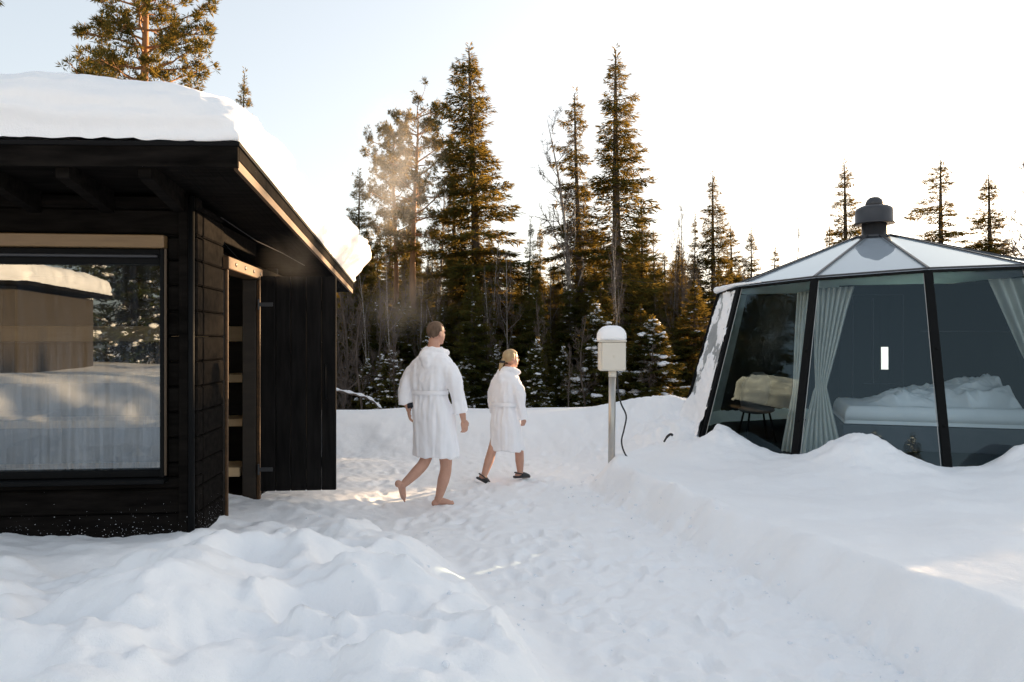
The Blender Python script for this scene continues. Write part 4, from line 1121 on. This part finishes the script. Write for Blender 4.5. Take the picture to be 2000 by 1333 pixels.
# ------------------------------------------------------------------ people
M['skin'] = material('skin', (.50, .27, .19), .5, (.58, .33, .24), 9.0, bump=.0008, bscale=60, spec=.4)
M['skin_feet'] = M['skin']
M['robe'] = material('white_terry_cloth', (.92, .91, .935), .95, (.93, .92, .945), 30.0, bump=.008, bscale=160, spec=.05)
M['hair_brown'] = material('short_brown_hair', (.085, .055, .038), .7, (.17, .115, .08), 30.0, (1, 1, .4), .003, 90, spec=.1)
M['hair_blond'] = material('blond_hair', (.50, .36, .19), .55, (.34, .22, .11), 26.0, (1, 1, .35), .003, 80)
M['clog'] = material('black_foam_clogs', (.016, .017, .018), .55, (.035, .036, .036), 14.0)
M['dark_cloth'] = material('dark_sleeve', (.02, .022, .03), .9)
DG = bpy.context.evaluated_depsgraph_get
def fuse(name, mb, voxel, mat, parent, org, its=4, fac=.5, disp=None):
    """one continuous skin over all shapes collected in mb"""
    V, F = mb.data()
    tmp = link('tmp', mesh_data('tmp', V, F))
    m = tmp.modifiers.new('r', 'REMESH'); m.mode = 'VOXEL'; m.voxel_size = voxel
    if its:
        s = tmp.modifiers.new('s', 'SMOOTH'); s.iterations = its; s.factor = fac
    me = bpy.data.meshes.new_from_object(tmp.evaluated_get(DG()))
    bpy.data.objects.remove(tmp)
    n = len(me.vertices); co = np.empty(n*3, np.float32); me.vertices.foreach_get('co', co); co = co.reshape(-1, 3).astype(float)
    if disp is not None:
        nr = np.empty(n*3, np.float32); me.vertices.foreach_get('normal', nr); nr = nr.reshape(-1, 3)
        co = co + nr*disp(co)[:, None]
    co = co - org
    me.vertices.foreach_set('co', co.astype(np.float32).ravel()); me.update()
    me.polygons.foreach_set('use_smooth', np.ones(len(me.polygons), bool))
    me.name = name
    return link(name, me, mat, parent)
def ell(c, ax, ay, a, b, n=36, p=2.0, z=None):
    t = np.arange(n)*2*math.pi/n
    ca = np.sign(np.cos(t))*np.abs(np.cos(t))**(2/p); sa = np.sign(np.sin(t))*np.abs(np.sin(t))**(2/p)
    return c + a*ca[:, None]*ax + b*sa[:, None]*ay
def rtube(mb, pts, rad, n=14, sub=6):
    """tapered limb with rounded ends, splined through pts"""
    P = spline(pts, (len(pts)-1)*sub+1); r = np.interp(np.linspace(0, len(pts)-1, len(P)), range(len(pts)), rad)
    mb.tube(P, r, n); mb.ball(P[0], rad[0]); mb.ball(P[-1], rad[-1])
def hand(mb, wrist, tip_dir, side, palm_n, s=1.0, curl=.9):
    """palm, four unequal bent fingers and a thumb from the side of the palm"""
    d = unit(np.asarray(tip_dir, float)); pn = unit(np.asarray(palm_n, float)); pn = unit(pn - d*np.dot(pn, d)); sd = np.cross(d, pn)*side
    w = np.asarray(wrist, float)
    c = w + d*.050*s
    mb.ball(c, (.050*s, .040*s, .017*s), np.array([d, sd, pn]))
    mb.tube([w - d*.02, w + d*.03*s], [.027*s, .026*s], 12)
    for k, (o, L) in enumerate(((-.030, .062), (-.010, .075), (.010, .080), (.029, .072))):
        b = w + d*.088*s + sd*o*s
        p = [b]; ang = .35*curl
        for j, f in enumerate((.45, .32, .26)):
            dd = d*math.cos(ang) + pn*math.sin(ang); p.append(p[-1] + dd*L*f*s); ang += .45*curl
        mb.tube(np.array([w + d*.06*s + sd*o*s] + p), np.array([.0095, .0095, .0088, .0080, .0066])*s, 8); mb.ball(p[-1], .0066*s, nu=8, nv=6)
    tb = w + d*.028*s + sd*.032*s
    p = [w + d*.012*s + sd*.012*s, tb, tb + (d*.7 + sd*.55 + pn*.25)*.036*s, tb + (d*.9 + sd*.35 + pn*.45)*.062*s]
    mb.tube(np.array(p), np.array([.014, .0125, .0105, .0085])*s, 8); mb.ball(p[-1], .0085*s, nu=8, nv=6)
def foot(mb, ankle, heel, toe, s=1.0, up=(0, 0, 1)):
    """bare foot: heel, arch, ball and five toes"""
    ankle, heel, toe = (np.asarray(v, float) for v in (ankle, heel, toe))
    d = unit(toe - heel); L = np.linalg.norm(toe - heel); u = np.asarray(up, float); u = unit(u - d*np.dot(u, d)); sd = np.cross(d, u)
    ax = np.array([d, sd, u])
    mb.ball(heel + d*.030*s + u*.034*s, (.040*s, .032*s, .036*s), ax)
    mb.tube(np.array([ankle, heel + d*.055*s + u*.055*s, heel + d*.10*s + u*.045*s, heel + d*L*.72 + u*.022*s, heel + d*L*.84 + u*.015*s]), np.array([.038, .040, .037, .030, .022])*s, 12)
    mb.ball(heel + d*L*.70 + u*.020*s, (.055*s, .046*s, .020*s), ax)
    for k in range(5):
        o = (-.036 + .018*k)*s; l = (.90, .955, .97, .985, 1.0)[k]
        r = (.0085, .009, .0095, .010, .013)[k]*s
        a = heel + d*L*.74 + sd*o*.9*(-1) + u*.017*s; b = heel + d*L*l*.985 + sd*o*(-1) + u*r
        mb.tube(np.array([a, b]), r, 8); mb.ball(b, r, nu=8, nv=6)
def head(mb, c, f, h, s=1.0):
    """skull, face, jaw, nose, lips, brow, ears; c = centre, f = facing, h = head height"""
    f = unit(np.asarray(f, float)); u = unit(np.array([0, 0, 1.0]) - .0*f); f = unit(f - u*np.dot(f, u)); r = np.cross(f, u)
    ax = np.array([r, f, u]); k = h/.23
    mb.ball(c + u*.028*k - f*.008*k, (.076*k, .097*k, .088*k), ax, 24, 16)
    mb.ball(c - u*.030*k + f*.030*k, (.062*k, .066*k, .082*k), ax, 20, 14)
    mb.ball(c - u*.090*k + f*.062*k, (.030*k, .026*k, .022*k), ax)                       # chin
    mb.tube(np.array([c + u*.012*k + f*.090*k, c - u*.018*k + f*.112*k, c - u*.030*k + f*.104*k]), np.array([.009, .014, .010])*k, 8)   # nose
    mb.ball(c - u*.056*k + f*.091*k, (.024*k, .010*k, .007*k), ax); mb.ball(c - u*.067*k + f*.089*k, (.021*k, .010*k, .007*k), ax)      # lips
    mb.ball(c + u*.024*k + f*.084*k, (.050*k, .014*k, .010*k), ax)                       # brow
    for s_ in (-1, 1):
        e = c + r*s_*.075*k - f*.012*k - u*.008*k
        mb.ball(e, (.010*k, .020*k, .032*k), np.array([unit(r - f*.35*s_), unit(f + r*.35*s_), u]))
        mb.ball(e + r*s_*.008*k - f*.010*k, (.006*k, .012*k, .026*k), ax)
    return r, f, u
def eyes(parent, c, r, f, u, h, org):
    k = h/.23
    for s_ in (-1, 1):
        MB().ball(c + u*.006*k + f*.083*k + r*s_*.030*k, .0075*k).build('eye', M['eye'], parent, True, org)
M['eye'] = material('eye', (.05, .04, .035), .2)
def person(px, py, Y, label):
    b = at(px, py, Y); z = gz(b[0], b[1])
    o = root('person', (b[0], b[1], z), label, 'person')
    return o, np.array([b[0], b[1], z])

# ---- the man: barefoot, hooded white bathrobe, mid-stride
Y0 = 7.42
man, MO = person(855, 986, Y0, 'barefoot man in hooded white bathrobe walking away, hands hanging')
def P_(px, py, d=0.0): return at(px, py, Y0 + d)
f_ = np.array([.5, .866, 0]); r_ = np.array([.866, -.5, 0]); u_ = np.array([0, 0, 1.0])
body = MB()
hc = P_(852, 651)
hf = np.array([.64, .77, 0])
hr, hfw, hu = head(body, hc, hf, .232)
body.tube(np.array([P_(849, 662), P_(847, 678), P_(845, 698)]), [.058, .060, .075], 16)
body.loft([ell(P_(845, 695), r_, f_, .10, .075), ell(P_(843, 716), r_, f_, .165, .09), ell(P_(841, 740), r_, f_, .17, .10), ell(P_(840, 770), r_, f_, .15, .10), ell(P_(845, 810), r_, f_, .17, .11), ell(P_(847, 835), r_, f_, .15, .10)])
# legs
rtube(body, [P_(861, 820, -.05), P_(868, 870, -.03), P_(871, 912, .00), P_(866, 938, .0), P_(857, 972, .01)], [.088, .076, .058, .060, .036], 16)
gzr = gz(*(P_(857, 985, .01)[:2]))
an = P_(856, 972, .01)
hl, te = P_(845, 985, .0), P_(887, 984, .11)
hl[2] = gz(hl[0], hl[1]) - .008; te[2] = gz(te[0], te[1]) - .004
foot(body, an, hl, te, 1.0)
rtube(body, [P_(838, 820, .05), P_(838, 862, .02), P_(830, 900, -.05), P_(812, 923, -.12), P_(786, 948, -.22)], [.086, .074, .057, .055, .034], 16)
foot(body, P_(784, 949, -.23), P_(770, 944, -.26), P_(789, 981, -.14), .98, up=(.72, .2, .45))
# arms
rtube(body, [P_(816, 722, .08), P_(796, 748, .08), P_(792, 775, .04), P_(798, 797, .02)], [.052, .048, .040, .029])
hand(body, P_(798, 797, .02), (.10, -.1, -1), -1, (.9, .3, 0), .98)
rtube(body, [P_(866, 722, -.06), P_(889, 755, -.10), P_(899, 785, -.08), P_(905, 818, -.05)], [.053, .049, .042, .028])
hand(body, P_(905, 819, -.05), (.16, .1, -1), 1, (-.55, .8, 0), 1.0, 1.2)
bm_ = fuse('body', body, .0052, M['skin'], man, MO, 3, .45)
eyes(man, hc, hr, hfw, hu, .232, MO)
def hair_shell(c, r, f, u, h, scale, cutf, mat, parent, org, nape=-.055, extra=None, fringe=.035):
    k = h/.23; mb = MB()
    mb.ball(c + u*.030*k - f*.010*k, (.076*k*scale, .097*k*scale, .088*k*scale), np.array([r, f, u]), 40, 28)
    V, F = mb.data(); V = V - (c + u*.030*k - f*.010*k)
    lz = V @ u; lf = V @ f; lr = V @ r
    # hair line: low at the nape, high over the face, notched round the ears
    line = np.where(lf > .02*k, fringe*k + .25*np.clip(lf - .02*k, 0, 1), nape*k + np.clip(lf + .05*k, 0, 1)*cutf)
    line = line + .006*np.sin(lr*190) + np.where((np.abs(lr) > .05*k) & (np.abs(lf) < .03*k), .012*k, 0)
    keep = lz > line
    Fk = [fc for fc in F if all(keep[i] for i in fc)]
    V = V*(1 + .018*fbm(V[:, 0]*60, V[:, 1]*60, V[:, 2]*40, o=2))[:, None] + (c + u*.030*k - f*.010*k)
    o = link('hair', mesh_data('hair', V - org, Fk, True), mat, parent)
    sm = o.modifiers.new('thick', 'SOLIDIFY'); sm.thickness = .010; sm.offset = -1
    return o
hair_shell(hc, hr, hfw, hu, .232, 1.05, .40, M['hair_brown'], man, MO, nape=-.078)
# bathrobe
robe = MB()
def rob(px, py, a, b, d=0.0, dx=0.0): return ell(P_(px, py, d), r_, f_, a, b, 44, 2.3)
rings = [rob(847, 679, .085, .075), rob(846, 688, .115, .085), rob(845, 693, .150, .10), rob(844, 699, .190, .115), rob(842, 708, .222, .125), rob(841, 722, .228, .130), rob(839, 738, .215, .135), rob(838, 755, .200, .132),
         rob(839, 766, .188, .128), rob(842, 782, .205, .140), rob(846, 805, .225, .155), rob(849, 840, .236, .165), rob(851, 870, .243, .172), rob(851, 890, .247, .177), rob(851, 891, .225, .155), rob(851, 872, .215, .15)]
robe.loft(rings)
def sleeve(pts, rad):
    P = spline(pts, 40); r = np.interp(np.linspace(0, len(pts)-1, 40), range(len(pts)), rad)
    robe.tube(P, r, 20); robe.ball(P[0], rad[0]*.98)
sleeve([P_(818, 712, .08), P_(803, 732, .10), P_(793, 762, .07), P_(792, 792, .04)], [.075, .082, .076, .074])
sleeve([P_(868, 711, -.06), P_(884, 736, -.11), P_(893, 770, -.10), P_(899, 806, -.08)], [.075, .082, .072, .070])
# hood lying on the shoulders, its point hanging between the shoulder blades
robe.tube(spline([P_(824, 692, .02), P_(832, 684, -.07), P_(848, 682, -.085), P_(864, 686, -.05), P_(872, 690, .04)], 24), [.030]*24, 12)
robe.ball(P_(838, 694, -.085), (.105, .055, .060)); robe.ball(P_(836, 703, -.115), (.070, .040, .055)); robe.ball(P_(832, 713, -.125), (.035, .026, .035))
robe.tube(np.array([P_(820, 694, -.06), P_(829, 712, -.13), P_(833, 717, -.13), P_(845, 705, -.13), P_(864, 694, -.09)]), .018, 10)
mid = P_(842, 780)
def robe_disp(c, mid=mid, s=1.0):
    rel = c - mid
    x = rel @ r_; y = rel @ f_; z = rel[:, 2]
    low = sstep(.05, -.35, z)
    vert = perlin(x*13*s + 1.5*z, y*13*s, z*1.6)*(.010 + .011*low) + perlin(x*30, y*30, z*3.2)*.007 + .003*perlin(x*9+z*9, y*9, z*11)
    waist = np.exp(-(z/.10)**2)
    pleat = np.sin(x*95 + 3*perlin(x*5, z*6, 1.0))*.003*np.exp(-((z-.03)/.22)**2)
    diag = perlin((x+z*.5)*9, (y-z*.3)*9, 4.0)*.012 + perlin((x-z)*16, (y+z*.8)*16, 6.0)*.006*sstep(-.05, .1, z)
    return vert + pleat + diag - .008*waist
ro = fuse('bathrobe', robe, .0085, M['robe'], man, MO, 6, .5, robe_disp)
bl_ = MB()
n = 48
bl_.loft([ell(P_(839.5, 770), r_, f_, .196, .136, n, 2.2), ell(P_(839.5, 769), r_, f_, .200, .140, n, 2.2), ell(P_(839.5, 763), r_, f_, .200, .140, n, 2.2), ell(P_(839.5, 762), r_, f_, .196, .136, n, 2.2)], False)
bl_.build('belt', M['robe'], ro, True, MO)
MB().tube(np.array([P_(802, 788, .03), P_(804, 797, .02)]), [.050, .046], 14).build('undersleeve', M['dark_cloth'], man, True, MO)

# ---- the woman: blond hair tied back, white bathrobe, black clogs
Y0 = 8.72
wom, WO = person(985, 938, Y0, 'blond woman in white bathrobe and black clogs walking ahead of the man')
f_ = np.array([.62, .785, 0]); r_ = np.array([.785, -.62, 0])
body = MB()
hc = P_(998, 701); hf = np.array([.86, .51, 0]); hh = .215
hr, hfw, hu = head(body, hc, hf, hh)
body.tube(np.array([P_(994, 712), P_(990, 722), P_(988, 735)]), [.045, .046, .06], 14)
body.loft([ell(P_(988, 732), r_, f_, .08, .065), ell(P_(986, 748), r_, f_, .135, .08), ell(P_(984, 762), r_, f_, .15, .10), ell(P_(984, 785), r_, f_, .12, .09), ell(P_(986, 815), r_, f_, .15, .11), ell(P_(988, 835), r_, f_, .14, .10)])
rtube(body, [P_(975, 825, .03), P_(968, 860, .0), P_(961, 880, -.05), P_(955, 900, -.09), P_(945, 930, -.14)], [.078, .066, .054, .055, .033], 14)
rtube(body, [P_(1000, 825, .0), P_(1010, 860, .03), P_(1014, 882, .05), P_(1015, 900, .05), P_(1016, 924, .05)], [.078, .066, .053, .053, .032], 14)
foot(body, P_(1016, 923, .05), P_(1007, 932, .03), P_(1034, 930, .12), .8)
foot(body, P_(944, 930, -.14), P_(935, 934, -.17), P_(955, 944, -.08), .8, up=(.35, .1, .9))
rtube(body, [P_(1000, 752, -.06), P_(1014, 772, -.10), P_(1019, 795, -.08), P_(1023, 818, -.06)], [.044, .040, .034, .025])
hand(body, P_(1022, 817, -.06), (.0, .1, -1), 1, (-.5, .8, 0), .78, 1.9)
rtube(body, [P_(974, 755, .07), P_(965, 780, .13), P_(966, 812, .20)], [.044, .040, .026])
hand(body, P_(966, 812, .20), (.3, .2, -1), -1, (.8, .3, 0), .8, 1.2)
fuse('body', body, .005, M['skin'], wom, WO, 3, .45)
eyes(wom, hc, hr, hfw, hu, hh, WO)
hair = hair_shell(hc, hr, hfw, hu, hh, 1.10, .25, M['hair_blond'], wom, WO, nape=-.075, fringe=.030)
tail = MB()
tail.tube(spline([P_(985, 703, -.04), P_(981, 708, -.06), P_(978, 716, -.07), P_(976, 726, -.07)], 14), [.030, .032, .030, .026, .024, .024, .025, .025, .024, .022, .019, .015, .010, .005], 10)
tail.build('ponytail', M['hair_blond'], hair, True, WO)
MB().lathe([(.026, -.014), (.033, -.012), (.034, .010), (.026, .013)], P_(981.5, 706.5, -.06), 14).build('hair_band', M['rubber'], hair, True, WO)
robe = MB()
rings = [rob(990, 719, .075, .068), rob(989, 726, .105, .08), rob(988, 731, .135, .092), rob(987, 737, .168, .105), rob(986, 745, .188, .115), rob(985, 758, .185, .118), rob(984, 775, .170, .118), rob(984, 790, .158, .115),
         rob(986, 806, .175, .130), rob(988, 830, .192, .150), rob(989, 855, .200, .165), rob(990, 872, .205, .175), rob(990, 878, .206, .178), rob(990, 879, .185, .155), rob(990, 862, .175, .145)]
robe.loft(rings)
sleeve([P_(1002, 743, -.06), P_(1012, 765, -.11), P_(1018, 790, -.10), P_(1023, 819, -.08)], [.066, .070, .062, .062])
sleeve([P_(973, 744, .07), P_(964, 770, .13), P_(966, 805, .19)], [.074, .070, .062])
robe.tube(spline([P_(974, 731, .04), P_(978, 724, -.05), P_(990, 720, -.085), P_(1004, 722, -.07), P_(1012, 729, -.03)], 24), [.030]*24, 12)
robe.ball(P_(986, 733, -.085), (.085, .05, .052)); robe.ball(P_(980, 741, -.10), (.055, .035, .042))
mid = P_(985, 800)
def wrobe_disp(c, mid=mid): return robe_disp(c, mid, 1.1)
ro = fuse('bathrobe', robe, .0085, M['robe'], wom, WO, 6, .5, wrobe_disp)
bl_ = MB()
bl_.loft([ell(P_(984.5, 793), r_, f_, .164, .122, n, 2.2), ell(P_(984.5, 792), r_, f_, .169, .127, n, 2.2), ell(P_(984.5, 786), r_, f_, .169, .127, n, 2.2), ell(P_(984.5, 785), r_, f_, .164, .122, n, 2.2)], False)
bl_.build('belt', M['robe'], ro, True, WO)
def clog(heel, toe, up, parent, org):
    heel, toe = np.asarray(heel, float), np.asarray(toe, float)
    d = unit(toe-heel); L = np.linalg.norm(toe-heel)*1.12; u = np.asarray(up, float); u = unit(u - d*np.dot(u, d)); s = np.cross(d, u)
    b = heel - d*.02 - u*.012
    rr = []
    for t, w, h in ((0, .030, .028), (.06, .040, .030), (.3, .040, .030), (.42, .043, .062), (.55, .048, .074), (.75, .052, .062), (.92, .042, .046), (1.0, .020, .030)):
        a = np.arange(18)*2*math.pi/18
        rr.append(b + d*L*t + s*(w*np.cos(a))[:, None] + u*(h*.5 + h*.5*np.sign(np.sin(a))*np.abs(np.sin(a))**.7)[:, None])
    c = MB().loft(rr).build('clog', M['clog'], parent, True, org)
    a = np.linspace(0, math.pi, 14)
    MB().tube(np.array([b + d*(L*.40 - .075*math.sin(q)*1.0) + s*.044*math.cos(q) + u*(.055+.012*math.sin(q)) for q in a]), .008, 6).build('heel_strap', M['clog'], c, True, org)
clog(P_(1007, 932, .03), P_(1034, 931, .12), u_, wom, WO)
clog(P_(935, 935, -.17), P_(955, 945, -.08), (.35, .1, .9), wom, WO)
# ------------------------------------------------------------------ steam from the sauna
def steam(c, rad, dens, label, seed):
    mb = MB().ball((0, 0, 0), rad, None, 24, 16)
    V, F = mb.data()
    V = V*(1 + .18*fbm(V[:, 0]*1.5+seed, V[:, 1]*1.5, V[:, 2]*1.5, o=2))[:, None]
    m = bpy.data.materials.new('steam'); m.use_nodes = True
    nt = m.node_tree; nt.nodes.clear()
    out = node(nt, 'ShaderNodeOutputMaterial'); pv = node(nt, 'ShaderNodeVolumePrincipled')
    pv.inputs['Color'].default_value = (.95, .95, .96, 1); pv.inputs['Anisotropy'].default_value = .55
    tc = node(nt, 'ShaderNodeTexCoord')
    mp = node(nt, 'ShaderNodeMapping'); mp.inputs['Scale'].default_value = tuple(1/r for r in rad)
    nt.links.new(tc.outputs['Object'], mp.inputs[0])
    ln = node(nt, 'ShaderNodeVectorMath', operation='LENGTH'); nt.links.new(mp.outputs[0], ln.inputs[0])
    fo = node(nt, 'ShaderNodeMapRange', interpolation_type='SMOOTHSTEP'); fo.inputs['From Min'].default_value = .95; fo.inputs['From Max'].default_value = .05
    nt.links.new(ln.outputs['Value'], fo.inputs[0])
    no = node(nt, 'ShaderNodeTexNoise', Scale=1.9, Detail=5.0, Roughness=.6, Distortion=.6); nt.links.new(tc.outputs['Object'], no.inputs['Vector'])
    nr = node(nt, 'ShaderNodeMapRange'); nr.inputs['From Min'].default_value = .38; nr.inputs['From Max'].default_value = .72
    nt.links.new(no.outputs['Fac'], nr.inputs[0])
    mu = node(nt, 'ShaderNodeMath', operation='MULTIPLY'); nt.links.new(fo.outputs[0], mu.inputs[0]); nt.links.new(nr.outputs[0], mu.inputs[1])
    m2 = node(nt, 'ShaderNodeMath', operation='MULTIPLY'); nt.links.new(mu.outputs[0], m2.inputs[0]); m2.inputs[1].default_value = dens
    nt.links.new(m2.outputs[0], pv.inputs['Density']); nt.links.new(pv.outputs[0], out.inputs['Volume'])
    o = link('steam', mesh_data('steam', V, F, True), m); o.location = c
    tag(o, label, 'steam', kind='stuff')
steam(at(775, 335, 10.5), (.85, .6, 1.35), .8, 'golden wisp of steam in front of the pine', 1.0)
steam(at(790, 590, 9.2), (.75, .5, .6), .30, 'faint steam drifting behind the head of the man', 2.0)
steam(at(575, 505, 6.6), (.40, .35, .32), .3, 'thin steam under the eave by the open sauna door', 3.0)
SC.cycles.volume_step_rate = 2.0
SC.cycles.volume_max_steps = 64
